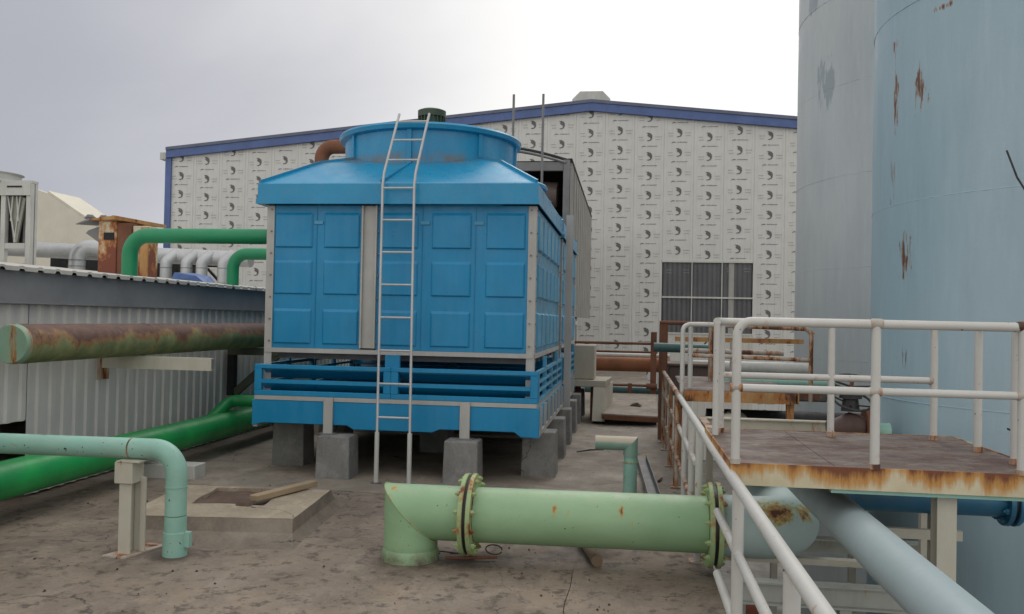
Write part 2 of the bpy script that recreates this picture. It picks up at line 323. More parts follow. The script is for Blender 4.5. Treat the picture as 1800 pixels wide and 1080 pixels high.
def path(pts, r, n=8):
    res = [Vector(pts[0])]
    for i in range(1, len(pts)-1): res += arc(pts[i-1], pts[i], pts[i+1], r, n)
    return res+[Vector(pts[-1])]
CHECK = []
def obj(name, mb, mat, parent=None, smooth=False, bevel=0., kind=None, ang=35):
    v = mb.v; lo = [min(p[i] for p in v) for i in range(3)]; hi = [max(p[i] for p in v) for i in range(3)]
    o0 = Vector(((lo[0]+hi[0])/2, (lo[1]+hi[1])/2, lo[2]))
    me = bpy.data.meshes.new(name); me.from_pydata([tuple(Vector(p)-o0) for p in v], [], mb.f)
    bm = bmesh.new(); bm.from_mesh(me); bmesh.ops.recalc_face_normals(bm, faces=bm.faces); bm.to_mesh(me); bm.free()
    me.materials.append(mat if not isinstance(mat, str) else M[mat])
    if smooth:
        me.shade_smooth(); me.set_sharp_from_angle(angle=math.radians(ang))
    o = bpy.data.objects.new(name, me); COL.objects.link(o)
    if parent: o.parent = parent; o.location = o0 - world_loc(parent)
    else: o.location = o0
    if bevel:
        m = o.modifiers.new('bevel', 'BEVEL'); m.width = bevel; m.segments = 1 if bevel < .01 else 2; m.limit_method = 'ANGLE'; m.angle_limit = math.radians(40)
    if kind: o['kind'] = kind
    return o
def world_loc(o):
    l = Vector(o.location)
    while o.parent: o = o.parent; l += Vector(o.location)
    return l
def tag(o, label, cat, group=None):
    o['label'] = label; o['category'] = cat
    if group: o['group'] = group
    return o
def thing(name, loc, label, cat, group=None):
    o = bpy.data.objects.new(name, None); COL.objects.link(o); o.location = loc; o.empty_display_size = .2
    return tag(o, label, cat, group)
def copy_tree(o, parent=None):
    c = o.copy(); COL.objects.link(c)
    if parent: c.parent = parent
    for ch in list(o.children):
        copy_tree(ch, c)
    return c
def B(*a): return MB().box(*a)
def T(pts, r, n=14): return MB().tube(pts, r, n)

# ================================================================== THE SETTING
# lower yard, far below the roof terrace
g = MB(); g.add([(-400, -400, -3.6), (400, -400, -3.6), (400, 400, -3.6), (-400, 400, -3.6)], [(0, 1, 2, 3)])
obj('ground', g, 'ground', kind='structure')
obj('roof_slab', B(-16, .63, -3, 33.9, -3.7, -.03), 'plinth', kind='structure')
# walking surface: slabs with slightly different levels and an open joint between them
def slab(x0f, x1f, y0, y1, nx, ny, seed, mat, zoff=0):
    mb = MB(); vs = []
    for j in range(ny+1):
        y = y0+(y1-y0)*(j/ny)**1.25
        for i in range(nx+1):
            a = x0f(y); b = x1f(y); x = a+(b-a)*i/nx
            z = zoff + .010*noise.noise(Vector((x*.9, y*.9, seed))) + .005*noise.noise(Vector((x*4, y*4, seed)))
            vs.append((x, y, z))
    fs = [(j*(nx+1)+i, j*(nx+1)+i+1, (j+1)*(nx+1)+i+1, (j+1)*(nx+1)+i) for j in range(ny) for i in range(nx)]
    mb.add(vs, fs); k = len(vs)
    # skirt
    for seq in ([j*(nx+1) for j in range(ny+1)], [j*(nx+1)+nx for j in range(ny+1)], list(range(nx+1))):
        b0 = len(mb.v); mb.v += [(vs[i][0], vs[i][1], -.04) for i in seq]
        mb.f += [(seq[q], seq[q+1], b0+q+1, b0+q) for q in range(len(seq)-1)]
    return mb
floor = bpy.data.objects.new('roof_floor', None); COL.objects.link(floor); floor['kind'] = 'structure'
seam = lambda y: -.36 + .012*math.sin(y*3.1) + .008*math.sin(y*8.3) + (.02*(y-4))
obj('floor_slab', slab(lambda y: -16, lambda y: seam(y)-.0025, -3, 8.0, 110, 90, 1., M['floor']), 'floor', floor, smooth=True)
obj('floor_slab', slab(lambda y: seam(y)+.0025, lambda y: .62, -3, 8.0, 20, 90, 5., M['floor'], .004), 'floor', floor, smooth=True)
obj('floor_slab', slab(lambda y: -16, lambda y: .62, 8.008, 33.8, 90, 60, 9., M['floor2'], .001), 'floor2', floor, smooth=True)

# ------------------------------------------------------------------ warehouse
WY = 34.0; PX = 1.157
wh = thing('warehouse', (-1.6, WY, -3.6), 'long gabled warehouse clad in white film covered sheets under a blue roof edge', 'warehouse')
def roofz(x): return 10.42 - abs(x+1.6)*.0985
phase = {-15: 8.3, -14: 8.17, -13: 8.53, -12: 8.11, -11: 8.18, -10: 8.82, -2: 9.55, -1: 9.53, 0: 9.96, 1: 9.28, 2: 9.79, 3: 9.17, 4: 9.0, 5: 9.24, 6: 9.03}
prof = [(0, 0), (.02, -.018), (.10, -.018), (.12, 0), (.30, 0), (.31, -.008), (.34, -.008), (.35, 0), (.56, 0), (.57, -.008), (.60, -.008), (.61, 0), (.83, 0), (.84, -.008), (.87, -.008), (.88, 0), (1.05, 0), (1.07, -.018), (1.13, -.018), (1.15, 0), (1.157, .002)]
EMB = [(-.12, .175), (-.045, .16), (-.01, .178), (.015, .14), (.055, .15), (.065, .12), (.10, .09), (.11, .05), (.115, -.03), (.095, -.09), (.055, -.14), (-.01, -.165), (-.085, -.16), (-.09, -.135), (-.01, -.125), (.04, -.09), (.045, -.045), (.0, -.01), (-.06, .03), (-.085, .075), (-.05, .10)]
HOR = [(-.30, -.41), (-.28, -.372), (-.235, -.352), (-.20, -.338), (-.18, -.355), (-.135, -.352), (-.135, -.378), (-.20, -.375), (-.25, -.385)]
def front_panel(k, z0, z1=None):
    x0 = -1.6+(k-.5)*PX; mb = MB(); n = len(prof); vs = []
    for (a, d) in prof:
        x = x0+a; top = z1 if z1 is not None else roofz(x)-.22
        vs += [(x, WY+d, z0), (x, WY+d, top)]
    mb.add(vs, [(2*i, 2*i+2, 2*i+3, 2*i+1) for i in range(n-1)])
    p = obj('wall_panel', mb, 'film', wh)
    # printed film marks
    base = phase.get(k, 8.9+random.uniform(-.38, .38)); cx = x0+PX/2
    ink = MB(); li = MB(); j = 0; zt = (z1 if z1 is not None else roofz(x0)-.25)
    z = base+5*.77
    while z > z0+.3:
        z -= .77
        jx = random.uniform(-.008, .008); yy = WY-.014
        if z+.05 < zt:
            poly = [(a, b) for a, b in EMB if z+b < zt]
            if len(poly) > 3 and z-.17 > z0: ink.add([(cx+jx+a, yy, z+b) for a, b in poly], [tuple(range(len(poly)))])
            for (a, b, dz) in ((-.42, -.24, -.02), (-.40, -.22, -.13), (.23, .45, -.01), (.25, .43, -.12)):
                xx = a
                while xx < b:
                    w = random.uniform(.02, .05); li.add([(cx+xx, yy+.001, z+dz), (cx+xx+w, yy+.001, z+dz), (cx+xx+w, yy+.001, z+dz+.022), (cx+xx, yy+.001, z+dz+.022)], [(0, 1, 2, 3)]); xx += w+.012
        if z-.42 > z0 and z-.34 < zt:
            ink.add([(cx+jx+a, yy, z+b) for a, b in HOR], [tuple(range(len(HOR)))])
            xx = -.08
            while xx < .31:
                w = random.uniform(.018, .04); h = random.choice((.02, .02, .028))
                ink.add([(cx+xx, yy, z-.378), (cx+xx+w, yy, z-.378), (cx+xx+w, yy, z-.378+h), (cx+xx, yy, z-.378+h)], [(0, 1, 2, 3)]); xx += w+.008
    if ink.v: obj('printed_mark', ink, 'ink', p, kind='stuff')
    if li.v: obj('printed_line', li, 'inkl', p, kind='stuff')
for k in range(-15, 16):
    if k in (3, 4, 5):
        front_panel(k, 4.15)
        x0 = -1.6+(k-.5)*PX; mb = MB(); vs = []
        for (a, d) in prof: vs += [(x0+a, WY+d, -3.6), (x0+a, WY+d, 1.28)]
        mb.add(vs, [(2*i, 2*i+2, 2*i+3, 2*i+1) for i in range(len(prof)-1)])
        obj('sill_panel', mb, 'filmw', wh)
    else: front_panel(k, -3.6)
WXL, WXR = -1.6-15.5*PX, -1.6+15.5*PX
# window of ribbed translucent sheet
win = obj('window', B(1.29, 4.77, WY-.03, WY+.06, 4.08, 4.16), 'filmw', wh)
obj('sill', B(1.29, 4.77, WY-.03, WY+.06, 1.27, 1.33), 'filmw', win)
for i in range(3):
    for j in range(2):
        a = 1.31+i*1.152; z0, z1 = (2.73, 4.08) if j else (1.33, 2.69); mb = MB(); vs = []
        n = 24
        for q in range(n+1):
            x = a+1.12*q/n; vs += [(x, WY+.05+(-.02 if q % 4 in (1, 2) else 0), z0), (x, WY+.05+(-.02 if q % 4 in (1, 2) else 0), z1)]
        mb.add(vs, [(2*q, 2*q+2, 2*q+3, 2*q+1) for q in range(n)])
        obj('pane', mb, 'glaze', win)
for x in (2.43, 3.58): obj('glazing_bar', B(x, x+.04, WY-.02, WY+.04, 1.33, 4.08), 'offw', win)
obj('glazing_bar', B(1.29, 4.77, WY-.026, WY+.05, 2.68, 2.74), 'filmw', win)
obj('column', B(3.86, 4.06, WY+.02, WY+.028, 1.34, 4.07), 'sheet', win)
# blue edge trim, corner trim, roof, other walls
for sx in (-1, 1):
    xe = WXL-.05 if sx < 0 else WXR+.05; ze = roofz(xe)
    za = roofz(-1.6)
    def q(d, y0, y1, h0, h1): return MB().hexa([(-1.6, y0, za+h0), (xe, y0, ze+h0), (xe, y1, ze+h0), (-1.6, y1, za+h0)], [(-1.6, y0, za+h1), (xe, y0, ze+h1), (xe, y1, ze+h1), (-1.6, y1, za+h1)])
    obj('roof_trim', q(0, WY-.16, WY-.02, -.36, -.04), 'trim', wh)
    obj('roof_trim', q(0, WY-.20, WY+.05, -.037, .09), 'trimtop', wh)
    obj('roof', q(0, WY+.053, WY+40, -.04, .05), 'roofw', wh)
obj('corner_trim', B(WXL-.10, WXL+.16, WY-.09, WY+.1, -3.6, roofz(WXL)-.37), 'trim', wh)
obj('corner_trim', B(WXR-.16, WXR+.10, WY-.09, WY+.1, -3.6, roofz(WXR)-.37), 'trim', wh)
obj('gutter', B(WXL-.38, WXL-.11, WY-.05, WY+38, roofz(WXL)-.42, roofz(WXL)-.12), 'offw', wh)
obj('wall', B(WXL-.02, WXL+.05, WY+.11, WY+40, -3.6, roofz(WXL)-.06), 'film', wh)
obj('wall', B(WXR-.05, WXR+.02, WY+.11, WY+40, -3.6, roofz(WXR)-.06), 'film', wh)
obj('wall', MB().prism([(WXL, -3.6), (WXR, -3.6), (WXR, roofz(WXR)-.1), (-1.6, 10.3), (WXL, roofz(WXL)-.1)], WY+39.5, WY+39.6), 'film', wh)
obj('ridge_vent', MB().prism([(-2.36, 10.38), (-2.36, 10.55), (-2.05, 10.86), (-1.15, 10.86), (-.85, 10.55), (-.85, 10.38)], WY-.05, WY+38), 'offw', wh)

# ------------------------------------------------------------------ tanks
def tank(cx, cy, R, ztop, z0s, dz, mat, label):
    t = thing('storage_tank', (cx, cy, -3.6), label, 'storage tank', 'painted steel storage tanks'); n = 96
    edges = [-3.6]+[z for z in [z0s+dz*i for i in range(-6, 9)] if -3.3 < z < ztop-.2]+[ztop]
    for i in range(len(edges)-1):
        mb = MB(); rr = R + (.0015 if i % 2 else 0); nz_ = 7
        off = random.uniform(0, 6)
        vs = []
        for a in range(nz_):
            z = edges[i]+(edges[i+1]-edges[i])*a/(nz_-1)
            for j in range(n):
                an = 2*PI*j/n
                rad = rr + .005*noise.noise(Vector((3.5*math.cos(an), 3.5*math.sin(an), z*1.1+cx))) + .002*math.sin(PI*a/(nz_-1))
                vs.append((cx+rad*math.cos(an), cy+rad*math.sin(an), z))
        mb.add(vs, [(a*n+j, a*n+(j+1) % n, (a+1)*n+(j+1) % n, (a+1)*n+j) for a in range(nz_-1) for j in range(n)])
        obj('shell_plate', mb, mat, t, smooth=True, ang=60)
        if i:
            w = MB().tube([(cx+R*math.cos(2*PI*j/72), cy+R*math.sin(2*PI*j/72), edges[i]) for j in range(73)], .0050, 5, False)
            obj('weld_seam', w, mat, t, smooth=True)
        # vertical weld
        an = off; w = MB().tube([(cx+(R+.010)*math.cos(an), cy+(R+.010)*math.sin(an), edges[i]+.03), (cx+(R+.010)*math.cos(an), cy+(R+.010)*math.sin(an), edges[i+1]-.03)], .005, 5, False)
        obj('weld_seam', w, mat, t, smooth=True)
    mb = MB().tube([(cx, cy, ztop-.02), (cx, cy, ztop), (cx, cy, ztop+.35)], [R+.06, R+.06, .15], 96)
    obj('tank_roof', mb, mat, t, smooth=True)
    return t
tr = mk_tank('pale_blue_tank_paint', (.29, .425, .49, 1), (.37, .485, .545, 1), [
    (2.24, 7.57, 3.68, .11, .50, .79, (.27, .17, .12, 1), 26), (2.31, 7.25, 3.62, .14, .38, .82, (.27, .18, .13, 1), 28),
    (2.26, 7.4, 2.30, .18, .42, .83, (.26, .22, .17, 1), 30), (2.27, 7.4, 1.48, .16, .30, .86, (.17, .17, .16, 1), 22), (2.5, 7.0, 3.45, .12, .12, .90, (.25, .22, .15, 1), 20), (2.22, 7.6, 4.1, .12, .18, .86, (.3, .22, .17, 1), 24), (2.45, 7.05, 4.22, .2, .06, .84, (.3, .2, .14, 1), 26), (2.21, 7.62, 2.9, .12, .5, .90, (.27, .28, .27, 1), 24)])
tl = mk_tank('pale_grey_tank_paint', (.45, .495, .50, 1), (.53, .56, .56, 1), [
    (3.25, 14.8, 5.75, .5, .8, .76, (.33, .38, .40, 1), 8), (3.1, 15.2, 7.3, .4, .5, .76, (.33, .38, .40, 1), 8), (3.1, 15.5, 5.0, .2, 1.0, .93, (.15, .14, .12, 1), 12)])
tank(4.03, 7.9, 1.84, 10.4, 1.10, 1.635, tr, 'pale blue tank with rust streaks standing nearest behind the rusty platform')
tank(5.97, 15.9, 2.95, 12.2, 4.15, 1.5, tl, 'greyish tank partly hidden behind the bluer tank, against the warehouse')

# ------------------------------------------------------------------ shed on the left
SX = -5.4
shed = thing('shed', (SX-3, 9, 0), 'low shed with white corrugated wall and grey metal fascia along the terrace', 'shed')
def ribsheet(y0, y1, z0, z1, zcut=None):
    mb = MB(); vs = []; y = y0; pts = []
    while y < y1-.001:
        for a, d in ((0, 0), (.11, 0), (.125, .022), (.165, .022), (.18, 0)):
            if y+a <= y1+.0001: pts.append((y+a, d))
        y += .18
    if pts[-1][0] < y1-.002: pts.append((y1, 0))
    for yy, d in pts: vs += [(SX+d, yy, z0), (SX+d, yy, z1)]
    mb.add(vs, [(2*i, 2*i+2, 2*i+3, 2*i+1) for i in range(len(pts)-1)])
    return mb
ys = [1.6, 3.0, 4.4, 5.8, 7.1, 8.0, 8.9, 9.8, 10.7, 11.6, 12.5, 13.4, 14.3, 15.2, 16.1]
for i in range(len(ys)-1):
    z0 = .70 if ys[i] == 5.8 else 0.02
    m_ = ribsheet(ys[i]+.004, ys[i+1]-.004, z0, 1.80)
    obj('wall_sheet', m_, 'shedw', shed)
obj('fascia', MB().prism([(SX-.02, 1.745), (SX+.10, 1.745), (SX+.10, 1.765), (SX+.05, 1.775), (SX+.05, 2.045), (SX-.02, 2.045)], 1.6, 16.1).add([], []), 'fascia', shed) if False else None
fb = MB(); fb.hexa([(SX+.035, 1.6, 1.775), (SX+.06, 1.6, 1.775), (SX+.06, 16.1, 1.775), (SX+.035, 16.1, 1.775)], [(SX+.05, 1.6, 2.045), (SX+.075, 1.6, 2.045), (SX+.075, 16.1, 2.045), (SX+.05, 16.1, 2.045)])
fb.box(SX+.03, SX+.085, 1.6, 16.1, 1.755, 1.774)
obj('fascia', fb, 'fascia', shed)
# roof sheets, ribs run down to the edge
for j in range(16):
    y0 = 1.4+j*.95; mb = MB(); pts = []
    for q in range(4):
        for a, d in ((0, 0), (.15, 0), (.17, .022), (.21, .022), (.2299, 0)):
            pts.append((y0+q*.2375+a, d))
    x0, x1, zr = SX+.14, -14.0, .078
    vs = []
    for yy, d in pts:
        vs += [(x0, yy, 2.078+d*.35), (x1, yy, 2.075+d+(x0-x1)*zr), (x0, yy, 2.04+d), ]
    n = len(pts)
    mb.add(vs, [(3*i, 3*i+3, 3*i+4, 3*i+1) for i in range(n-1)])
    mb.add([(x0+.001, yy, 2.078+d*.35) for yy, d in pts]+[(x0+.001, yy, 2.04+d*1.15) for yy, d in pts], [(i, i+1, n+i+1, n+i) for i in range(n-1)])
    obj('roof_sheet', mb, 'roofw', shed)
obj('wall', B(-14, -13.9, 1.6, 16.1, 0, 2.7), 'shedw', shed)
obj('wall', MB().prism([(-13.9, 0), (SX-.01, 0), (SX-.01, 2.04), (-13.9, 2.66)], 16.0, 16.08), 'shedw', shed)
obj('wall', MB().prism([(-13.9, 0), (SX-.01, 0), (SX-.01, 2.04), (-13.9, 2.66)], 1.62, 1.70), 'shedw', shed)

# ================================================================== COOLING TOWER
def tower():
    XL, XR = -3.95, -.97; Y0, Y1 = 8.92, 12.10; cx = (XL+XR)/2; cy = (Y0+Y1)/2
    t = thing('cooling_tower', (cx, cy, 0), 'bright blue cooling tower, the nearer one with the ladder against it', 'cooling tower', 'blue cooling towers')
    # corner and middle posts
    for (x, y) in ((XL, Y0), (XR, Y0), (XL, Y1), (XR, Y1)):
        sx = 1 if x == XL else -1; sy = 1 if y == Y0 else -1
        mb = MB().box(min(x, x+sx*.085), max(x, x+sx*.085), min(y, y+sy*.01), max(y, y+sy*.01), .80, 2.90)
        mb.box(min(x, x+sx*.01), max(x, x+sx*.01), min(y+sy*.011, y+sy*.11), max(y+sy*.011, y+sy*.11), .80, 2.90)
        o = obj('post', mb, 'galv', t)
        bb = MB()
        for z in [1.42+.24*i for i in range(7)]:
            yf = y-sy*.001
            bb.tube([(x+sx*.055, yf, z), (x+sx*.055, yf-sy*.012, z)], .010, 6)
            bb.tube([(x+sx*.0, y+sy*.07, z), (x-sx*.012, y+sy*.07, z)], .010, 6)
        o2 = obj('bolt_row', bb, 'galvd', o); o2['kind'] = 'stuff'
    for y, sy in ((Y0, 1), (Y1, -1)):
        mb = MB(); a, b = -2.865, -2.695
        mb.box(a, a+.018, min(y-sy*.03, y+sy*.01), max(y-sy*.03, y+sy*.01), 1.36, 2.9).box(b-.018, b, min(y-sy*.03, y+sy*.01), max(y-sy*.03, y+sy*.01), 1.36, 2.9).box(a+.0181, b-.0181, min(y, y+sy*.01), max(y, y+sy*.01), 1.36, 2.9)
        o = obj('post', mb, 'galv', t)
        bb = MB()
        for z in [1.42+.24*i for i in range(7)]:
            for x in (a-.012, b+.012): bb.tube([(x, y+sy*.004, z), (x, y-sy*.014, z)], .010, 6)
        obj('bolt_row', bb, 'galvd', o)['kind'] = 'stuff'
    # casing panels with raised fields
    def casing(xs, x0, x1, y, sy):
        p = obj('casing_panel', MB().box(x0, x1, min(y+sy*.012, y+sy*.03), max(y+sy*.012, y+sy*.03), 1.345, 2.905), 'blue', t)
        for (a, b) in xs:
            for (z0, z1) in ((1.39, 1.78), (1.93, 2.31), (2.44, 2.83)):
                mb = MB(); i = .022; yo, yi = y-sy*.007, y+sy*.013
                mb.hexa([(a, yi, z0), (b, yi, z0), (b, yi, z1), (a, yi, z1)], [(a+i, yo, z0+i*.5), (b-i, yo, z0+i*.5), (b-i, yo, z1-i*1.6), (a+i, yo, z1-i*1.6)])
                obj('raised_field', mb, 'blue', p, bevel=.006)
            # hinge like cleats between fields
        for q in range(len(xs)-1):
            xm = (xs[q][1]+xs[q+1][0])/2
            mb = MB().box(xm-.05, xm+.05, min(y+sy*.011, y), max(y+sy*.011, y), 2.70, 2.735)
            obj('cleat', mb, 'blueside', p)
        # flange seam
        for q in range(len(xs)-1):
            xm = xs[q][1]+.035
            obj('panel_seam', MB().box(xm, xm+.006, min(y+sy*.011, y+sy*.004), max(y+sy*.011, y+sy*.004), 1.36, 2.89), 'blue', p)
    L_ = [(-3.86, -3.42), (-3.30, -2.89)]; R_ = [(-2.66, -2.24), (-2.10, -1.66), (-1.51, -1.08)]
    for y, sy in ((Y0, 1), (Y1, -1)):
        casing(L_, XL+.086, -2.866, y, sy); casing(R_, -2.694, XR-.086, y, sy)
    # side casings
    for x, sx in ((XR, -1), (XL, 1)):
        w = (Y1-Y0-.23)/2
        for h in range(2):
            a0 = Y0+.112+h*(w+.006)
            p = obj('casing_panel', MB().box(min(x+sx*.012, x+sx*.03), max(x+sx*.012, x+sx*.03), a0, a0+w, 1.345, 2.905), 'blueside', t)
            for q in range(3):
                a = a0+.05+q*(w-.04)/3; b = a+(w-.04)/3-.07
                for (z0, z1) in ((1.39, 1.78), (1.93, 2.31), (2.44, 2.83)):
                    i = .022; xo, xi = x-sx*.018, x+sx*.013
                    mb = MB().hexa([(xi, a, z0), (xi, b, z0), (xi, b, z1), (xi, a, z1)], [(xo, a+i, z0+i), (xo, b-i, z0+i), (xo, b-i, z1-i), (xo, a+i, z1-i)])
                    obj('raised_field', mb, 'blueside', p)
    # bottom rail of the casing
    for (a, b, c, d) in ((XL+.012, XR-.012, Y0-.012, Y0+.04), (XL+.012, XR-.012, Y1-.04, Y1+.012), (XL-.012, XL+.04, Y0+.041, Y1-.041), (XR-.04, XR+.012, Y0+.041, Y1-.041)):
        obj('rail', B(a, b, c, d, 1.295, 1.343), 'galv', t)
    # fill pack and dark interior above louvres
    obj('fill_pack', B(XL+.12, XR-.12, Y0+.12, Y1-.12, 1.50, 2.85), 'fill', t)
    n_ = MB()
    for i in range(7): n_.box(XL+.06, XR-.06, Y0+.25+i*.42, Y0+.30+i*.42, 1.22, 1.29)
    obj('fill_support', n_, 'galvd', t)
    # louvre frames
    xl, xr, yl, yr = -4.0, -.91, 8.80, 12.18
    def louvre_front(x0, x1, y, sy):
        fr = MB(); ya, yb = (y, y+.05*sy); lo, hi = min(ya, yb), max(ya, yb)
        fr.box(x0, x1, lo, hi, 1.12, 1.165).box(x0, x1, lo, hi, .83, .885).box(x0, x0+.08, lo, hi, .886, 1.119).box(x1-.08, x1, lo, hi, .886, 1.119)
        o = obj('louvre_frame', fr, 'blue', t, bevel=.004)
        sl_ = MB()
        for z in (.985, ):
            sl_.hexa([(x0+.081, y, z-.022), (x1-.081, y, z-.022), (x1-.081, y+.17*sy, z-.12), (x0+.081, y+.17*sy, z-.12)], [(x0+.081, y, z+.022), (x1-.081, y, z+.022), (x1-.081, y+.17*sy, z-.09), (x0+.081, y+.17*sy, z-.09)])
        obj('louvre_blade', sl_, 'blue', o)
        sl_ = MB()
        for z in (1.13, ):
            sl_.hexa([(x0+.081, y+.051*sy, z-.022), (x1-.081, y+.051*sy, z-.022), (x1-.081, y+.22*sy, z-.12), (x0+.081, y+.22*sy, z-.12)], [(x0+.081, y+.051*sy, z+.0), (x1-.081, y+.051*sy, z+.0), (x1-.081, y+.22*sy, z-.10), (x0+.081, y+.22*sy, z-.10)])
        obj('louvre_blade', sl_, 'blue', o)
    for y, sy in ((yl, 1), (yr, -1)):
        louvre_front(xl, -2.481, y, sy); louvre_front(-2.479, xr, y, sy)
        obj('mullion', B(-2.56, -2.40, min(y+sy*.051, y+sy*.10), max(y+sy*.051, y+sy*.10), .84, 1.294), 'blue', t)
    for x, sx in ((xr, -1), (xl, 1)):
        w = (yr-yl-.32)/2
        for h in range(2):
            a = yl+.13+h*(w+.04); b = a+w; fr = MB(); lo, hi = min(x, x+.04*sx), max(x, x+.04*sx)
            fr.box(lo, hi, a, b, 1.13, 1.165).box(lo, hi, a, b, .83, .87).box(lo, hi, a, a+.05, .871, 1.129).box(lo, hi, b-.05, b, .871, 1.129).box(lo, hi, a+w/2-.03, a+w/2+.03, .871, 1.294)
            for z in (.955, 1.045): fr.box(lo+.002*0, hi, a+.051, a+w/2-.031, z-.015, z+.015).box(lo, hi, a+w/2+.031, b-.051, z-.015, z+.015)
            obj('louvre_frame', fr, 'blueside', t)
    # channel between louvres and basin
    for (a, b, c, d) in ((xl+.01, xr-.01, yl-.005, yl+.06), (xl+.01, xr-.01, yr-.06, yr+.005), (xl+.01, xl+.07, yl+.061, yr-.061), (xr-.07, xr-.01, yl+.061, yr-.061)):
        obj('channel', B(a, b, c, d, .785, .829), 'galv', t)
    # basin
    def apron(y, sy, base):
        pts = [(xl-.02, .784), (xl-.02, .505), (xl+.12, .535), (-2.95, .535), (-2.88, .495), (-2.02, .495), (-1.94, .53), (-1.15, .53), (-1.08, .48), (xr+.02, .475), (xr+.02, .784)]
        return MB().prism(pts, min(y, y+sy*.03), max(y, y+sy*.03))
    obj('basin_wall', apron(yl, 1, 0), 'blue', t, bevel=.006); obj('basin_wall', apron(yr, -1, 0), 'blue', t)
    for x, sx in ((xl, 1), (xr, -1)):
        obj('basin_wall', B(min(x, x+.03*sx), max(x, x+.03*sx), yl+.031, yr-.031, .55, .784), 'blueside', t)
        obj('basin_rail', B(min(x-.02*sx, x+.03*sx), max(x-.02*sx, x+.03*sx), yl+.031, yr-.031, .485, .535), 'galv', t)
        for q in range(7):
            y = yl+.2+q*.48
            obj('stiffener', B(min(x-.03*sx, x-.001*sx), max(x-.03*sx, x-.001*sx), y, y+.035, .536, .783), 'galv', t)
    obj('basin_floor', B(xl+.035, xr-.035, yl+.035, yr-.035, .53, .56), 'dark', t)
    obj('basin_water', B(xl+.04, xr-.04, yl+.04, yr-.04, .565, .70), 'water', t)
    # hood: eave band with lip and four sloping faces
    ex0, ex1, ey0, ey1 = -4.03, -.95, 8.84, 12.18
    cx -= .04
    mb = MB()
    mb.add([(x, y, z) for z in (2.93, 3.13) for x, y in ((ex0, ey0), (ex1, ey0), (ex1, ey1), (ex0, ey1))], [(0, 1, 5, 4), (1, 2, 6, 5), (2, 3, 7, 6), (3, 0, 4, 7)])
    h = .76
    mb.add([(ex0+.03, ey0+.03, 3.15), (ex1-.03, ey0+.03, 3.15), (ex1-.03, ey1-.03, 3.15), (ex0+.03, ey1-.03, 3.15), (cx-h, cy-h, 3.565), (cx+h, cy-h, 3.565), (cx+h, cy+h, 3.565), (cx-h, cy+h, 3.565), (ex0, ey0, 3.13), (ex1, ey0, 3.13), (ex1, ey1, 3.13), (ex0, ey1, 3.13), (cx-h-.30, cy-h-.30, 3.465), (cx+h+.30, cy-h-.30, 3.465), (cx+h+.30, cy+h+.30, 3.465), (cx-h-.30, cy+h+.30, 3.465)],
           [(12, 13, 5, 4), (13, 14, 6, 5), (14, 15, 7, 6), (15, 12, 4, 7), (0, 1, 13, 12), (1, 2, 14, 13), (2, 3, 15, 14), (3, 0, 12, 15), (8, 9, 1, 0), (9, 10, 2, 1), (10, 11, 3, 2), (11, 8, 0, 3)])
    bmesh_hood = obj('hood', mb, 'bluehood', t)
    lip = MB()
    i = .015
    for (a, b, c, d) in ((ex0-i, ex1+i, ey0-i, ey0-.001), (ex0-i, ex1+i, ey1+.001, ey1+i), (ex0-i, ex0-.001, ey0, ey1), (ex1+.001, ex1+i, ey0, ey1)):
        lip.box(a, b, c, d, 2.91, 2.965)
    obj('hood_lip', lip, 'bluehood', bmesh_hood)
    sf = MB().box(ex0+.001, ex1-.001, ey0+.001, Y0-.02, 2.912, 2.93).box(ex0+.001, ex1-.001, Y1+.02, ey1-.001, 2.912, 2.93).box(ex0+.001, XL-.02, Y0-.019, Y1+.019, 2.912, 2.93).box(XR+.02, ex1-.001, Y0-.019, Y1+.019, 2.912, 2.93)
    obj('soffit', sf, 'blue', bmesh_hood)
    # ribs on the hood: corner seams and centre seams
    for a, b in ((-1, -1), (1, -1), (1, 1), (-1, 1)):
        pts = [((ex0+.02 if a < 0 else ex1-.02), (ey0+.02 if b < 0 else ey1-.02), 3.155), (cx+a*(h+.3), cy+b*(h+.3), 3.472), (cx+a*h, cy+b*h, 3.572)]
        obj('seam_rib', MB().bar(pts[0], pts[1], .03, .035).bar(pts[1], pts[2], .03, .035), 'bluehood', bmesh_hood)
    obj('seam_rib', MB().bar((cx-.14, ey0+.02, 3.16), (cx+.02, cy-1.03, 3.475), .035, .03), 'bluehood', bmesh_hood)
    obj('seam_rib', MB().bar((cx, ey1-.02, 3.16), (cx, cy+1.03, 3.475), .035, .03), 'bluehood', bmesh_hood)
    obj('seam_rib', MB().bar((ex1-.02, cy, 3.16), (cx+1.03, cy, 3.475), .035, .03), 'bluehood', bmesh_hood)
    # fan ring, slightly flared, with rolled rim
    mb = MB(); n = 64; ro = [(1.065, 3.25), (1.06, 3.55), (1.065, 3.84), (1.125, 3.855), (1.14, 3.90), (1.12, 3.925), (1.03, 3.925), (1.01, 3.87), (1.01, 3.2)]
    vs = [(cx+r*math.cos(2*PI*j/n), cy+r*math.sin(2*PI*j/n), z) for r, z in ro for j in range(n)]
    mb.add(vs, [(a*n+j, a*n+(j+1) % n, (a+1)*n+(j+1) % n, (a+1)*n+j) for a in range(len(ro)-1) for j in range(n)])
    ring = obj('fan_ring', mb, 'bluehood', t, smooth=True, ang=30)
    for k in range(8):
        an = -3*PI/4+k*PI/4; c, s_ = math.cos(an), math.sin(an)
        obj('ring_seam', MB().bar((cx+1.075*c, cy+1.075*s_, 3.45), (cx+1.075*c, cy+1.075*s_, 3.853), .05, .03, (c, s_, 0)), 'bluehood', ring)
    # fan, drive and motor
    hub = obj('fan_hub', T([(cx, cy, 3.72), (cx, cy, 3.86)], .14, 20), 'galvd', t, smooth=True)
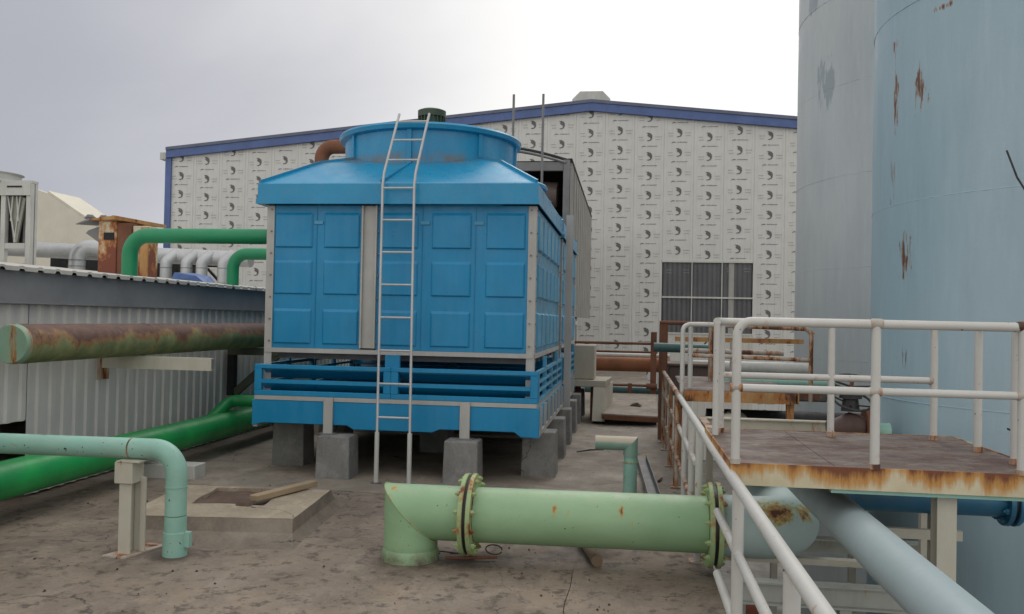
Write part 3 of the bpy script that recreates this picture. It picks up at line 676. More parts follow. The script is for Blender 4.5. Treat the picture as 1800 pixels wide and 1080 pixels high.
    for k in range(6):
        an = k*PI/3+.2; c, s_ = math.cos(an), math.sin(an)
        a = Vector((cx+.13*c, cy+.13*s_, 3.79)); b = Vector((cx+.99*c, cy+.99*s_, 3.79)); side = Vector((-s_, c, 0))
        mb = MB().hexa([a-side*.06+Vector((0, 0, -.035)), a+side*.06+Vector((0, 0, .035)), a+side*.06+Vector((0, 0, .045)), a-side*.06+Vector((0, 0, -.025))],
                       [b-side*.10+Vector((0, 0, -.02)), b+side*.10+Vector((0, 0, .02)), b+side*.10+Vector((0, 0, .028)), b-side*.10+Vector((0, 0, -.012))])
        obj('fan_blade', mb, 'galv', hub)
    obj('motor_support', MB().bar((cx-1.05, cy-.14, 3.94), (cx+1.05, cy-.14, 3.94), .06, .05).bar((cx-1.05, cy+.14, 3.94), (cx+1.05, cy+.14, 3.94), .06, .05), 'galvd', t)
    mt = obj('motor', T([(cx, cy, 3.966), (cx, cy, 4.0), (cx, cy, 4.001), (cx, cy, 4.25), (cx, cy, 4.28)], [.19, .19, .15, .15, .10], 28), 'motor', t, smooth=True)
    for k in range(20):
        an = 2*PI*k/20; c, s_ = math.cos(an), math.sin(an)
        obj('cooling_fin', MB().bar((cx+.16*c, cy+.16*s_, 4.01), (cx+.16*c, cy+.16*s_, 4.23), .012, .03, (c, s_, 0)), 'motor', mt)
    obj('motor_cowl', T([(cx, cy, 4.231), (cx, cy, 4.31), (cx, cy, 4.33)], [.178, .178, .13], 28), 'motor', mt, smooth=True)
    return t
t1 = tower()
# galvanised legs from the channel down to the plinths belong to the first tower
for (xa, xb) in ((-3.20, -3.10), (-1.72, -1.615)):
    ob = MB().box(xa, xb, 8.765, 8.775, .445, .828).box(xa, xa+.012, 8.7751, 8.794, .445, .828).box(xb-.012, xb, 8.7751, 8.794, .445, .828)
    obj('leg', ob, 'galv', t1); obj('foot_plate', B(xa-.04, xb+.04, 8.72, 8.86, .4442, .452), 'galvd', t1)
t2 = copy_tree(t1); t2.location.y += 3.55
t2['label'] = 'second blue cooling tower standing directly behind the one with the ladder'
PL = []
def plinth(x, y, w, d, h, label):
    mb = MB().hexa([(x, y, -.02), (x+w, y, -.02), (x+w, y+d, -.02), (x, y+d, -.02)], [(x+.012, y+.008, h), (x+w-.01, y+.012, h), (x+w-.012, y+d-.01, h), (x+.01, y+d-.01, h)])
    o = obj('concrete_plinth', mb, 'plinth', bevel=.014); tag(o, label, 'concrete block', 'plinths under the cooling towers'); return o
plinth(-3.22, 8.60, .37, .34, .443, 'left concrete block of the two at the front holding a galvanised tower leg')
plinth(-1.86, 8.60, .37, .34, .443, 'right concrete block of the two front ones, between ladder and tower corner')
names = ['first (nearest)', 'second', 'third', 'fourth', 'fifth', 'sixth']
for i, y in enumerate((9.25, 10.55, 11.75, 13.0, 14.2, 15.4)):
    plinth(-1.13, y, .38, .36, .483, f'{names[i]} concrete block along the right side under the blue cooling towers')
for i, y in enumerate((9.25, 10.7, 12.2, 13.8, 15.3)):
    plinth(-3.98, y, .38, .36, .483, f'{names[i]} concrete block along the left side under the blue cooling towers')
for y, w_ in ((10.6, 'front'), (12.8, 'middle'), (15.0, 'rear')):
    plinth(-2.6, y, .38, .36, .528, f'{w_} one of the shaded concrete blocks under the towers\' centre line')

# ------------------------------------------------------------------ ladder
lad = thing('ladder', (-2.37, 8.6, 0), 'silver metal ladder leaning against the nearer blue cooling tower', 'ladder')
for s_ in (-1, 1):
    dx = .172*s_; cxl = -2.345
    pts = [(cxl+dx, 8.47, .0), (cxl-.085+dx, 8.76, 3.10), (cxl-.08+dx, 8.79, 3.24), (cxl-.065+dx, 9.28, 3.98)]
    obj('rail', T([pts[0], pts[1], pts[2], pts[3]], .0145, 10), 'alu', lad, smooth=True, ang=60)
    obj('sleeve', T([(cxl+dx, 8.469, .0), (cxl-.012+dx, 8.511, .52)], .0235, 10), 'offw', lad, smooth=True)
    obj('foot', B(cxl+dx-.05, cxl+dx+.05, 8.44, 8.50, .008, .016), 'galvd', lad)
def lpos(z):
    if z < 3.10: k = z/3.10; return Vector((-2.345-.085*k, 8.47+.29*k, z))
    if z < 3.24: k = (z-3.1)/.14; return Vector((-2.43+.005*k, 8.76+.03*k, z))
    k = (z-3.24)/.74; return Vector((-2.425+.015*k, 8.79+.49*k, z))
for z in [.67+i*.3425 for i in range(8)]+[3.39, 3.64, 3.88]:
    p = lpos(z); obj('rung', T([p-Vector((.172, 0, 0)), p+Vector((.172, 0, 0))], .0115, 8), 'alu', lad, smooth=True)

# ================================================================== PIPES
def flange(mbparent, c, R, th, axis='X', mat='mintr', nb=12, gap=.012):
    """a pair of bolted flanges around point c; each ring and bolt its own part"""
    c = Vector(c); d = {'X': Vector((1, 0, 0)), 'Y': Vector((0, 1, 0)), 'Z': Vector((0, 0, 1))}[axis]
    a = Vector((0, 0, 1)) if axis != 'Z' else Vector((1, 0, 0)); b = d.cross(a)
    for s_ in (-1, 1):
        p = c+d*s_*gap
        obj('flange', T([p, p+d*s_*th*.15, p+d*s_*th], [R-.004, R, R-.003], 36), mat, mbparent, smooth=True, ang=30)
    obj('gasket', T([c-d*gap*.95, c+d*gap*.95], R-.02, 30), 'black', mbparent, smooth=True)
    for k in range(nb):
        an = 2*PI*(k+.5)/nb; q = c+(a*math.cos(an)+b*math.sin(an))*(R-.035)
        L = th+gap
        mb = MB().tube([q-d*(L+.035), q+d*(L+.03)], .010, 6).tube([q-d*(L+.022), q-d*(L-.001)], .019, 6).tube([q+d*(L-.001), q+d*(L+.02)], .019, 6)
        obj('bolt', mb, 'mintr' if mat == 'mintr' else mat, mbparent)
# --- mint pipe in front
mp_ = thing('mint_pipe', (-1.5, 5.94, 0), 'large mint green pipe with mitred elbow and rusty flanges crossing in front', 'pipe')
ZA = .325; R0 = .19; XE = -1.50; YE = 5.94; n = 40
def mitre():
    mb = MB(); vs = []
    for j in range(n):      # vertical leg bottom, mitre ring
        a = 2*PI*j/n; x, y = R0*math.cos(a), R0*math.sin(a); vs.append((XE+x, YE+y, .05))
    for j in range(n):
        a = 2*PI*j/n; x, y = R0*math.cos(a), R0*math.sin(a); vs.append((XE+x, YE+y, ZA-x))
    mb.add(vs, [(j, (j+1) % n, n+(j+1) % n, n+j) for j in range(n)])
    obj('elbow', mb, 'mint', mp_, smooth=True)
    mb = MB(); vs = []
    for j in range(n):
        a = 2*PI*j/n; x, y = R0*math.cos(a), R0*math.sin(a); vs.append((XE+x, YE+y, ZA-x))
    for j in range(n):
        a = 2*PI*j/n; x, y = R0*math.cos(a), R0*math.sin(a); vs.append((-1.12, YE+y, ZA-x))
    mb.add(vs, [(j, (j+1) % n, n+(j+1) % n, n+j) for j in range(n)])
    obj('elbow', mb, 'mint', mp_, smooth=True)
    ring = [(XE+(R0+.001)*math.cos(2*PI*j/n), YE+(R0+.001)*math.sin(2*PI*j/n), ZA-(R0+.001)*math.cos(2*PI*j/n)) for j in range(n+1)]
    obj('weld_bead', MB().tube(ring, .005, 6, False), 'mintr', mp_, smooth=True)
mitre()
obj('base_collar', T([(XE, YE, -.01), (XE, YE, .055), (XE, YE, .075)], [R0+.014, R0+.012, R0+.001], 40), 'mint', mp_, smooth=True)
obj('pipe_run', T([(-1.03, YE, ZA), (.555, YE, ZA+.012)], R0, 44), 'mint', mp_, smooth=True)
flange(mp_, (-1.075, YE, ZA), .285, .03); flange(mp_, (.60, YE, ZA+.012), .285, .03)
def mk_elbow():
    s = NB('pale_aqua_elbow_paint')
    c = s.mix(s.rng(s.noise(2, 6), .3, .7), (.33, .44, .43, 1), (.42, .53, .52, 1))
    c = s.mix(s.math('MULTIPLY', s.rng(s.noise(9, 8, .75), .45, .75), .35), c, (.40, .40, .26, 1))
    c = spots(s, c, [(1.0, 5.80, .47, .22, .11, .74, (.36, .20, .07, 1), 22, (1, 1, 1)), (1.2, 5.9, .45, .12, .12, .78, (.38, .24, .09, 1), 22, (1, 1, 1))])
    s.bump(s.noise(30, 8, .6), .2, .006); return s.done(c, .5)
eb = T(path([(.64, YE, ZA+.012), (1.13, YE, ZA+.012), (1.13, 8.0, ZA+.012)], .26, 12), .205, 36)
pm = paint('pale_aqua_pipe_paint', (.38, .50, .49, 1), .15, .5, dirt=.5, dirtc=(.42, .40, .22, 1), rust=.30, rs=5, streak=(1, 1, 1))
obj('pipe_bend', eb, mk_elbow(), mp_, smooth=True)
# --- teal pipe left with post
tp = thing('teal_pipe', (-3.1, 5.65, 0), 'pale teal pipe on the left bending down into the terrace floor', 'pipe')
XT, YT, ZT = -3.13, 5.66, .735
obj('pipe_run', T(path([(-9, YT, ZT-.03), (XT, YT, ZT), (XT, YT, .28)], .17, 12), .073, 28), 'teal', tp, smooth=True)
obj('pipe_leg', T([(XT, YT, .275), (XT, YT, .0)], .075, 28), 'teal', tp, smooth=True)
obj('weld_bead', T([(-3.475, YT, ZT-.002), (-3.467, YT, ZT-.002)], .077, 24), 'whiter', tp, smooth=True)
obj('weld_bead', T([(XT, YT, .475), (XT, YT, .482)], .077, 24), 'teal', tp, smooth=True)
obj('base_sleeve', T([(XT, YT, -.01), (XT, YT, .16), (XT, YT, .165)], [.084, .080, .075], 24), 'teal', tp, smooth=True)
obj('base_tab', B(XT+.07, XT+.115, YT-.02, YT+.02, .06, .165), 'teal', tp)
st = thing('pipe_stand', (-3.46, 5.6, 0), 'cream I-beam stand on a base plate holding up the pale teal pipe', 'pipe stand')
obj('upright', MB().box(-3.505, -3.415, 5.57, 5.58, .012, .50).box(-3.465, -3.455, 5.5801, 5.6799, .012, .50).box(-3.505, -3.415, 5.68, 5.69, .012, .50), 'cream', st)
obj('upright', MB().box(-3.40, -3.36, 5.66, 5.672, .012, .53).box(-3.45, -3.385, 5.6725, 5.70, .012, .53), 'cream', st)
obj('saddle', MB().box(-3.535, -3.40, 5.55, 5.70, .501, .65), 'cream', st, bevel=.004)
obj('saddle_plate', B(-3.52, -3.345, 5.545, 5.705, .651, .661), 'cream', st)
obj('base_plate', MB().hexa([(-3.58, 5.50, .0), (-3.40, 5.48, .0), (-3.30, 5.86, .0), (-3.48, 5.88, .0)], [(-3.58, 5.50, .012), (-3.40, 5.48, .012), (-3.30, 5.86, .012), (-3.48, 5.88, .012)]), 'whiter', st)
# --- big green pipe on the ground and its branch
gp = thing('green_pipe', (-4.9, 9, .2), 'thick bright green pipe lying low along the shed wall', 'pipe')
obj('pipe_run', T([(-4.9, .5, .35), (-4.9, 16.5, .33)], .153, 36), 'green', gp, smooth=True)
obj('branch', T(path([(-4.9, 10.5, .42), (-4.9, 10.5, .60), (-4.02, 10.5, .60)], .14, 8), .075, 20), 'green', gp, smooth=True) if False else obj('branch', T(path([(-4.98, 9.7, .40), (-4.92, 10.15, .62), (-4.0, 10.3, .60)], .16, 8), .072, 20), 'green', gp, smooth=True)
for i, (y, lb) in enumerate(((3.0, 'low concrete block under the green pipe nearest the camera'), (8.35, 'white concrete block under the green pipe behind the pale teal pipe'), (12.0, 'grey concrete block under the green pipe beside the tower corner'))):
    b_ = thing('pipe_block', (-4.85, y, 0), lb, 'pipe support', 'blocks under the green pipe')
    obj('block', B(-5.10, -4.36, y-.12, y+.12, -.01, .14), 'beige' if i != 1 else 'offw', b_, bevel=.01)
    obj('saddle', MB().box(-5.0, -4.80, y-.05, y+.05, .141, .20).box(-4.70, -4.63, y-.05, y+.05, .141, .165), 'offw', b_)
for nm, y, zt, x1, lb in (('green_riser_pipe', 9.35, 2.60, -3.9, 'emerald green pipe rising from shed roof, the nearer and taller one'), ('green_riser_pipe', 12.0, 2.595, -3.9, 'shorter emerald green pipe behind, rising from shed roof beside the tower')):
    g_ = thing(nm, (-5.85, y, 2.1), lb, 'pipe', 'green pipes from the shed roof to the tower')
    xr_ = -5.83
    obj('pipe_run', T(path([(xr_, y, 1.9), (xr_, y, zt), (x1, y, zt+.0)], .22, 10), .088, 28), 'green2', g_, smooth=True)
    obj('weld_bead', T([(xr_, y, zt-.24), (xr_, y, zt-.234)], .0905, 24), 'green2', g_, smooth=True)
# --- rusty pipe at eye level
rp = thing('rusty_pipe', (-5.0, 10, 1.25), 'thick rusty pipe with a pale green end cap hung along the shed wall', 'pipe')
obj('pipe_run', T([(-5.0, 6.42, 1.417), (-5.0, 15.9, 1.417)], .165, 40), 'rustpipe', rp, smooth=True)
pc = paint('pale_green_cap_paint', (.22, .36, .27, 1), .25, .5, dirt=.5, dirtc=(.35, .33, .14, 1), rust=.3, rs=6)
obj('end_cap', T([(-5.0, 6.36, 1.417), (-5.0, 6.375, 1.417), (-5.0, 6.419, 1.417)], [.155, .163, .166], 40), pc, rp, smooth=True)
obj('weld_bead', T([(-5.0, 8.28, 1.417), (-5.0, 8.30, 1.417)], .169, 36), 'rustpipe', rp, smooth=True)
obj('weld_bead', T([(-5.0, 6.52, 1.417), (-5.0, 6.535, 1.417)], .168, 36), 'rustpipe', rp, smooth=True)
br = thing('pipe_bracket', (-5.3, 8.2, 1.1), 'cream steel arm reaching out of the shed wall under the rusty pipe', 'bracket', 'brackets under the rusty pipe')
obj('arm', MB().box(-5.40, -4.17, 8.15, 8.165, 1.12, 1.248).box(-5.40, -4.17, 8.1651, 8.22, 1.238, 1.248).box(-5.40, -4.17, 8.1651, 8.22, 1.12, 1.13), 'cream', br)
obj('wall_plate', B(-5.376, -5.36, 8.1, 8.28, 1.0, 1.26), 'whiter', br)
br2 = thing('pipe_bracket', (-5.3, 11, .6), 'dark weathered triangular bracket under the far part of the rusty pipe', 'bracket', 'brackets under the rusty pipe')
dg = paint('dark_weathered_green', (.09, .10, .07, 1), .3, .7, dirt=.5, dirtc=(.12, .07, .04, 1))
obj('arm', B(-5.37, -4.60, 10.95, 11.05, 1.15, 1.249), dg, br2)
obj('wall_leg', B(-5.37, -5.27, 10.95, 11.05, .60, 1.149), 'dark', br2)
obj('brace', MB().bar((-5.28, 11.0, .62), (-4.68, 11.0, 1.16), .07, .10), dg, br2)
# --- mint/teal stub pipe with mitre in the mid ground
sp = thing('stub_pipe', (.05, 8.6, 0), 'short teal stub pipe with open mitred bend standing on the floor', 'pipe')
obj('pipe_leg', T([(.05, 8.6, -.01), (.05, 8.6, .30), (.05, 8.6, .31), (.05, 8.6, .40)], [.068, .068, .066, .066], 20), 'teal', sp, smooth=True)
def mk_stub():
    q = NB('bleached_teal_pipe'); z = q.nrm()[2]
    c = q.mix(q.rng(q.math('ADD', z, q.math('MULTIPLY', q.noise(8, 6), .3)), .25, .55), q.mix(q.noise(6), (.15, .27, .22, 1), (.25, .38, .31, 1)), (.46, .40, .31, 1))
    q.bump(q.noise(50), .2, .004); return q.done(c, .6)
M['stub'] = mk_stub(); rs2 = .070
v1_ = []; v2_ = []; n = 24
for j in range(n):
    a_ = 2*PI*j/n; v1_.append((-.30, 8.6+rs2*math.sin(a_), .49+rs2*math.cos(a_)))
for j in range(n):
    a_ = 2*PI*j/n; v1_.append((.05+rs2*math.cos(a_), 8.6+rs2*math.sin(a_), .49+rs2*math.cos(a_)))
fq = [(j, (j+1) % n, n+(j+1) % n, n+j) for j in range(n)]
obj('pipe_arm', MB().add(v1_, fq+[tuple(range(n))]), 'stub', sp, smooth=True)
for j in range(n):
    a_ = 2*PI*j/n; v2_.append((.05+rs2*math.cos(a_), 8.6+rs2*math.sin(a_), .36))
obj('pipe_bend', MB().add(v1_[n:]+v2_, fq), 'stub', sp, smooth=True)
obj('weld_bead', T([(.05, 8.6, .30), (.05, 8.6, .312)], .071, 20), 'mintr', sp, smooth=True)
# galvanised channel lying on the floor
ch = MB(); a = Vector((.19, 10.5, 0)); b = Vector((.30, 7.35, 0)); d = (b-a).normalized(); sd_ = Vector((-d.y, d.x, 0))
for (o1, o2, z0, z1) in ((-.06, .06, .002, .008), (-.06, -.054, .009, .09), (.054, .06, .009, .09)):
    ch.hexa([a+sd_*o1+Vector((0, 0, z0)), a+sd_*o2+Vector((0, 0, z0)), b+sd_*o2+Vector((0, 0, z0)), b+sd_*o1+Vector((0, 0, z0))], [a+sd_*o1+Vector((0, 0, z1)), a+sd_*o2+Vector((0, 0, z1)), b+sd_*o2+Vector((0, 0, z1)), b+sd_*o1+Vector((0, 0, z1))])
o = obj('steel_channel', ch, 'galvd'); tag(o, 'grey steel channel lying open side up beside the handrail', 'steel channel'); o.location.z += .012

# ================================================================== HANDRAIL
hr = thing('handrail', (.52, 6.5, 0), 'long white pipe handrail running away along the terrace edge', 'railing')
HX = .52
def hz(y): return .95 + max(0, (y-5))*.006
for y in (1.40, 2.76, 4.06, 6.22, 6.9, 7.75, 9.0, 10.3, 11.6, 12.3):
    far = y > 8.5
    p = obj('post', T([(HX, y, 0), (HX, y, hz(y)-.02)], .027, 14), 'whiter' if far else 'white', hr, smooth=True)
    obj('base_plate', B(HX-.06, HX+.06, y-.06, y+.06, .006, .016), 'whiter', p)
obj('top_rail', T([(HX, .3, .95), (HX, 5, .95), (HX, 8.6, hz(8.6))], .027, 16), 'white', hr, smooth=True)
obj('top_rail', T([(HX, 8.6, hz(8.6)), (HX, 12.35, hz(12.35))], .027, 14), 'whiter', hr, smooth=True)
obj('middle_rail', T([(HX, .3, .64), (HX, 4.95, .64)], .022, 14), 'white', hr, smooth=True)
obj('middle_rail', T([(HX, 6.5, .66), (HX, 8.5, .67)], .022, 14), 'white', hr, smooth=True)
obj('middle_rail', T([(HX, 8.5, .67), (HX, 12.3, .69)], .022, 12), 'whiter', hr, smooth=True)
obj('bottom_rail', T([(HX, .3, .30), (HX, 4.92, .30)], .022, 14), 'white', hr, smooth=True)
obj('bottom_rail', T([(HX, 6.5, .31), (HX, 12.3, .33)], .022, 14), 'whiter', hr, smooth=True)
obj('corner_angle', MB().box(HX-.03, HX+.03, 12.38, 12.39, .0, 1.30).box(HX-.03, HX-.02, 12.3901, 12.44, .0, 1.30), 'rustst', hr)

# ================================================================== PLATFORM 1
pf = thing('platform', (1.25, 5.1, .8), 'near raised platform with reddish worn deck, rusty edge beam and white pipe railing', 'platform')
DZ = 1.01; PX0, PX1, PY0, PY1 = .53, 2.06, 4.36, 5.78
obj('deck_plate', B(PX0, 1.02, PY0, PY1, DZ-.02, DZ), 'deck', pf); obj('deck_plate', B(1.025, PX1, PY0, PY1, DZ-.023, DZ-.001), 'deck', pf)
obj('edge_beam', B(PX0-.012, PX1+.5, PY0-.012, PY0-.001, DZ-.105, DZ+.004), 'edge', pf)
obj('edge_beam', B(PX0-.012, PX0-.002, PY0, PY1+.01, DZ-.105, DZ+.004), 'edge', pf)
obj('edge_beam', B(PX1+.001, PX1+.012, PY0, PY1+.01, DZ-.105, DZ+.002), 'edge', pf)
obj('edge_beam', B(PX0, PX1, PY1+.001, PY1+.012, DZ-.105, DZ+.002), 'edge', pf)
obj('deck_plate', B(PX1+.013, PX1+.5, PY0, 4.62, DZ-.023, DZ-.001), 'deck', pf)
for x in (.9, 1.3, 1.7): obj('joist', B(x, x+.05, PY0, PY1, DZ-.10, DZ-.024), 'cream', pf)
obj('joist', B(1.0, 1.95, PY0+.001, PY0+.04, DZ-.125, DZ-.107), 'teal', pf)
# legs
for (x, y) in ((1.555, 4.46), (1.95, 5.7)):
    obj('leg', MB().box(x-.045, x+.045, y-.045, y-.036, -3.6, DZ-.108).box(x-.005, x+.005, y-.0359, y+.0359, -3.6, DZ-.108).box(x-.045, x+.045, y+.036, y+.045, -3.6, DZ-.108), 'cream', pf)
def prail(pts, r, mat='white', name='rail', rad=.07): return obj(name, T(path(pts, rad, 8) if len(pts) > 2 else pts, r, 16), mat, pf, smooth=True)
RT = 1.715; rr = .0225; fy = PY0+.0; FX1 = 1.87
prail([(PX0+.01, fy, DZ+.005), (PX0+.01, fy, RT), (FX1+.3, fy, RT-.004)], rr)
for x in (1.20, FX1): prail([(x, fy, DZ), (x, fy, RT-.01)], .0225, name='post')
prail([(PX0+.03, fy, 1.385), (FX1-.01, fy, 1.385)], .0195)
prail([(.590, PY1-.20, DZ), (.590, PY1-.20, RT)], .027, name='post'); prail([(.552, PY1-.33, DZ-.05), (.552, PY1-.33, RT-.01)], .020, name='post'); prail([(.590, PY1-.20, DZ), (.590, PY1-.20, DZ+.03)], .031, 'whiter', 'post_foot')
prail([(.552, PY1-.33, RT+.0), (.59, PY1-.20, RT+.0), (1.95, PY1-.20, RT)], .024)
prail([(.60, PY1-.20, 1.375), (1.86, PY1-.20, 1.375)], .021)
prail([(1.852, PY1-.20, 1.375), (1.868, PY1-.20, 1.375)], .026, 'whiter', 'end_cap')
for (x, y) in ((1.27, PY1-.20), (1.88, PY1-.20), (1.96, 5.12), (1.98, 4.70)):
    prail([(x, y, DZ), (x, y, RT-.012)], .0215, name='post'); prail([(x, y, DZ), (x, y, DZ+.03)], .026, 'whiter', 'post_foot')
for x in (1.20, FX1, PX0+.01): prail([(x, fy, DZ), (x, fy, DZ+.025)], .027, 'whiter', 'post_foot')
prail([(1.95, PY1-.20, RT), (1.97, 4.90, RT), (1.98, fy+.03, RT)], .0225)
for (x, z) in ((1.20, RT), (1.20, 1.385), (PX0+.01, 1.385), (FX1, 1.385), (FX1, RT)):
    obj('weld_bead', T([(x-.03, fy, z), (x-.018, fy, z), (x+.018, fy, z), (x+.03, fy, z)], [.0232, .0262, .0262, .0232] if z > 1.5 else [.0200, .0240, .0240, .0200], 14), 'whiter', pf, smooth=True)
# ------------------------------------------------------------------ pipes under the platform
o = obj('pale_pipe', T([(1.135, .2, .69), (1.135, 5.9, .70)], .103, 40), paint('pale_grey_blue_pipe_paint', (.36, .44, .46, 1), .1, .5, dirt=.2, dirtc=(.25, .30, .31, 1)), smooth=True)
tag(o, 'smooth pale grey blue pipe sloping out from under the platform towards the camera', 'pipe')
bp = thing('blue_pipe', (1.6, 5.7, .6), 'deep blue pipe with a bolted flange crossing under the platform', 'pipe')
obj('pipe_run', T([(1.17, 5.72, .63), (2.34, 5.72, .63)], .100, 32), 'bluepipe', bp, smooth=True)
flange(bp, (2.375, 5.72, .63), .155, .028, mat='bluepipe', nb=8)
obj('pipe_run', T([(2.41, 5.72, .63), (2.9, 5.72, .63)], .10, 24), 'tealdark', bp, smooth=True)
# steel support frame below
sf = thing('pipe_support', (1.2, 5.6, 0), 'grey green steel beams carrying the pipes under the near platform', 'pipe support')
sg = paint('grey_green_steel_paint', (.36, .38, .34, 1), .15, .55, dirt=.4, rust=.12)
obj('beam', MB().box(.66, 1.72, 5.42, 5.434, .005, .12).box(.66, 1.72, 5.38, 5.47, .1201, .132).box(.66, 1.72, 5.38, 5.47, -.007, .0049), sg, sf)
obj('beam', MB().box(.66, 2.3, 6.6, 6.614, .02, .12).box(.66, 2.3, 6.55, 6.66, .1201, .13), sg, sf)
obj('beam', B(.66, 2.15, 5.95, 6.02, .10, .14), 'cream', sf)
obj('beam', B(1.40, 2.05, 5.56, 5.60, .40, .46), 'cream', sf)
for (x, y) in ((.72, 5.44), (1.33, 5.36), (2.1, 5.6), (2.1, 6.6)):
    obj('column', B(x-.035, x+.035, y-.035+.06, y+.035+.06, -3.6, -.01), sg, sf)
cr = obj('red_crate', B(.80, .93, 5.7, 6.0, -.45, -.30).box(.80, .93, 5.72, 5.98, -.29, -.18), 'red'); tag(cr, 'faded red plastic block seen below the beams under the platform', 'crate')

# ================================================================== PLATFORM 2 and steel frame between
fr2 = thing('opening_frame', (1.4, 7.5, .6), 'pale rectangular steel frame between the near and far platforms', 'steel frame')
obj('beam', MB().box(.75, 2.12, 8.3, 8.312, .66, .80).box(.75, 2.12, 8.26, 8.35, .8001, .812), 'cream', fr2)
obj('beam', MB().box(2.10, 2.112, 6.2, 8.25, .66, .80).box(2.06, 2.15, 6.2, 8.25, .8001, .812), 'cream', fr2)
obj('beam', MB().box(.70, .712, 6.2, 8.25, .66, .80).box(.68, .745, 6.2, 8.25, .8001, .812), 'whiter', fr2)
for (x, y) in ((2.07, 8.2), (.78, 8.2), (2.07, 6.3), (1.4, 8.33)): obj('column', B(x-.03, x+.03, y-.03, y+.03, -3.6, .655), 'cream', fr2)
obj('mesh_floor', B(.75, 2.05, 6.4, 8.2, .60, .62), 'beige', fr2)
p2 = thing('far_platform', (1.2, 9.6, .8), 'far raised platform with orange rusted edge beam and stained white railing', 'platform')
obj('deck_plate', B(.60, 1.72, 9.0, 10.6, .99, 1.01), 'deck', p2)
obj('edge_beam', B(.59, 1.70, 8.98, 8.995, .895, 1.005), 'orange', p2)
obj('edge_beam', B(1.725, 1.74, 9.0, 10.6, .895, 1.005), 'orange', p2)
obj('edge_beam', B(1.75, 2.2, 10.2, 10.25, .86, .98), 'rustst', p2)
obj('leg', B(1.62, 1.69, 9.0, 9.07, -3.6, .894), 'orange', p2); obj('leg', B(.62, .69, 10.4, 10.47, -3.6, .894), 'orange', p2)
def r2_(pts, r, mat='whiter', name='rail', rad=.06): return obj(name, T(path(pts, rad, 6) if len(pts) > 2 else pts, r, 12), mat, p2, smooth=True)
r2_([(.57, 9.05, .92), (.57, 9.05, 1.66), (.64, 9.10, 1.69), (1.05, 9.12, 1.69)], .024, 'white'); r2_([(.665, 9.25, .95), (.665, 9.25, 1.68)], .026, 'white', 'post')
r2_([(.66, 9.25, 1.69), (1.85, 9.25, 1.665), (1.92, 9.25, 1.60)], .024)
r2_([(.66, 9.25, 1.36), (1.9, 9.25, 1.34)], .022); r2_([(.66, 10.55, 1.37), (1.85, 10.55, 1.36)], .03)
r2_([(1.90, 9.25, 1.62), (1.90, 9.25, .9)], .022, name='post'); r2_([(1.0, 10.55, 1.0), (1.0, 10.55, 1.66)], .03, name='post'); r2_([(1.25, 10.55, 1.0), (1.25, 10.55, 1.5)], .025, name='post')
obj('angle_rail', B(.62, 2.25, 11.4, 11.44, 1.46, 1.52), 'orange', p2)

# valves
def handwheel(c, R, ax, parent, mat='black', r=.012):
    c = Vector(c); ax = Vector(ax).normalized(); a = ax.orthogonal().normalized(); b = ax.cross(a)
    w = MB().tube([c+(a*math.cos(2*PI*i/28)+b*math.sin(2*PI*i/28))*R for i in range(29)], r, 8, False)
    hw = obj('handwheel', w, mat, parent, smooth=True)
    sp_ = MB()
    for k in range(4):
        an = k*PI/2+.4; sp_.tube([c-ax*.04, c-ax*.01+(a*math.cos(an)+b*math.sin(an))*R*.95], r*.75, 6)
    obj('spoke', sp_, mat, hw)
    return hw
v1 = thing('gate_valve', (1.83, 7.4, .8), 'brown rusty gate valve with black handwheel in front of the greyish tank', 'valve', 'valves behind the platform')
obj('valve_body', T([(1.66, 7.4, .84), (1.74, 7.4, .85), (1.84, 7.4, .87), (1.94, 7.4, .86)], [.07, .09, .12, .10], 20), 'valve', v1, smooth=True)
obj('flange', T([(1.95, 7.4, .87), (1.985, 7.4, .87)], .15, 24), 'rustst', v1, smooth=True); obj('flange', T([(2.0, 7.4, .87), (2.03, 7.4, .87)], .145, 24), 'rustst', v1, smooth=True)
obj('bonnet', T([(1.84, 7.4, 1.0), (1.84, 7.4, 1.10), (1.84, 7.4, 1.105), (1.84, 7.4, 1.14)], [.075, .06, .09, .085], 18), 'black', v1, smooth=True)
obj('stem', T([(1.84, 7.4, 1.1), (1.84, 7.35, 1.30)], .016, 8), 'rustst', v1, smooth=True)
handwheel((1.84, 7.36, 1.24), .16, (0, -.35, 1), v1)
hw2 = handwheel((1.84, 7.34, 1.09), .15, (.1, -.5, 1), v1, r=.010)
obj('pipe_run', T([(2.03, 7.4, .84), (2.15, 7.4, .84)], .07, 20), 'teal', v1, smooth=True)
v2 = thing('small_valve', (1.4, 13, 1.0), 'small black handwheel valve on the white pipe seen between the railings', 'valve', 'valves behind the platform')
handwheel((1.27, 13, 1.32), .15, (.3, -1, .4), v2); obj('stem', T([(1.27, 13, 1.05), (1.27, 13, 1.32)], .04, 10), 'black', v2, smooth=True)
o = obj('white_pipe', T([(1.0, 14.2, 1.0), (2.9, 14.2, 1.0)], .10, 24), 'offw', smooth=True); tag(o, 'white horizontal pipe in front of the warehouse behind the far railing', 'pipe')
o = obj('teal_small_pipe', T(path([(.35, 11.6, 1.37), (1.15, 11.6, 1.36), (1.15, 11.6, .95)], .12, 6), .062, 18), 'tealdark', smooth=True); tag(o, 'dark teal elbow pipe above the far end of the handrail', 'pipe')
rc_ = thing('rusty_column', (.5, 12.6, 0), 'rust brown steel column with a top arm at the far end of the handrail', 'steel column')
obj('column', B(.46, .58, 12.6, 12.72, 0, 1.68), 'rustst', rc_); obj('top_arm', T([(.46, 12.66, 1.70), (1.2, 12.66, 1.70)], .03, 10), 'rustst', rc_, smooth=True)
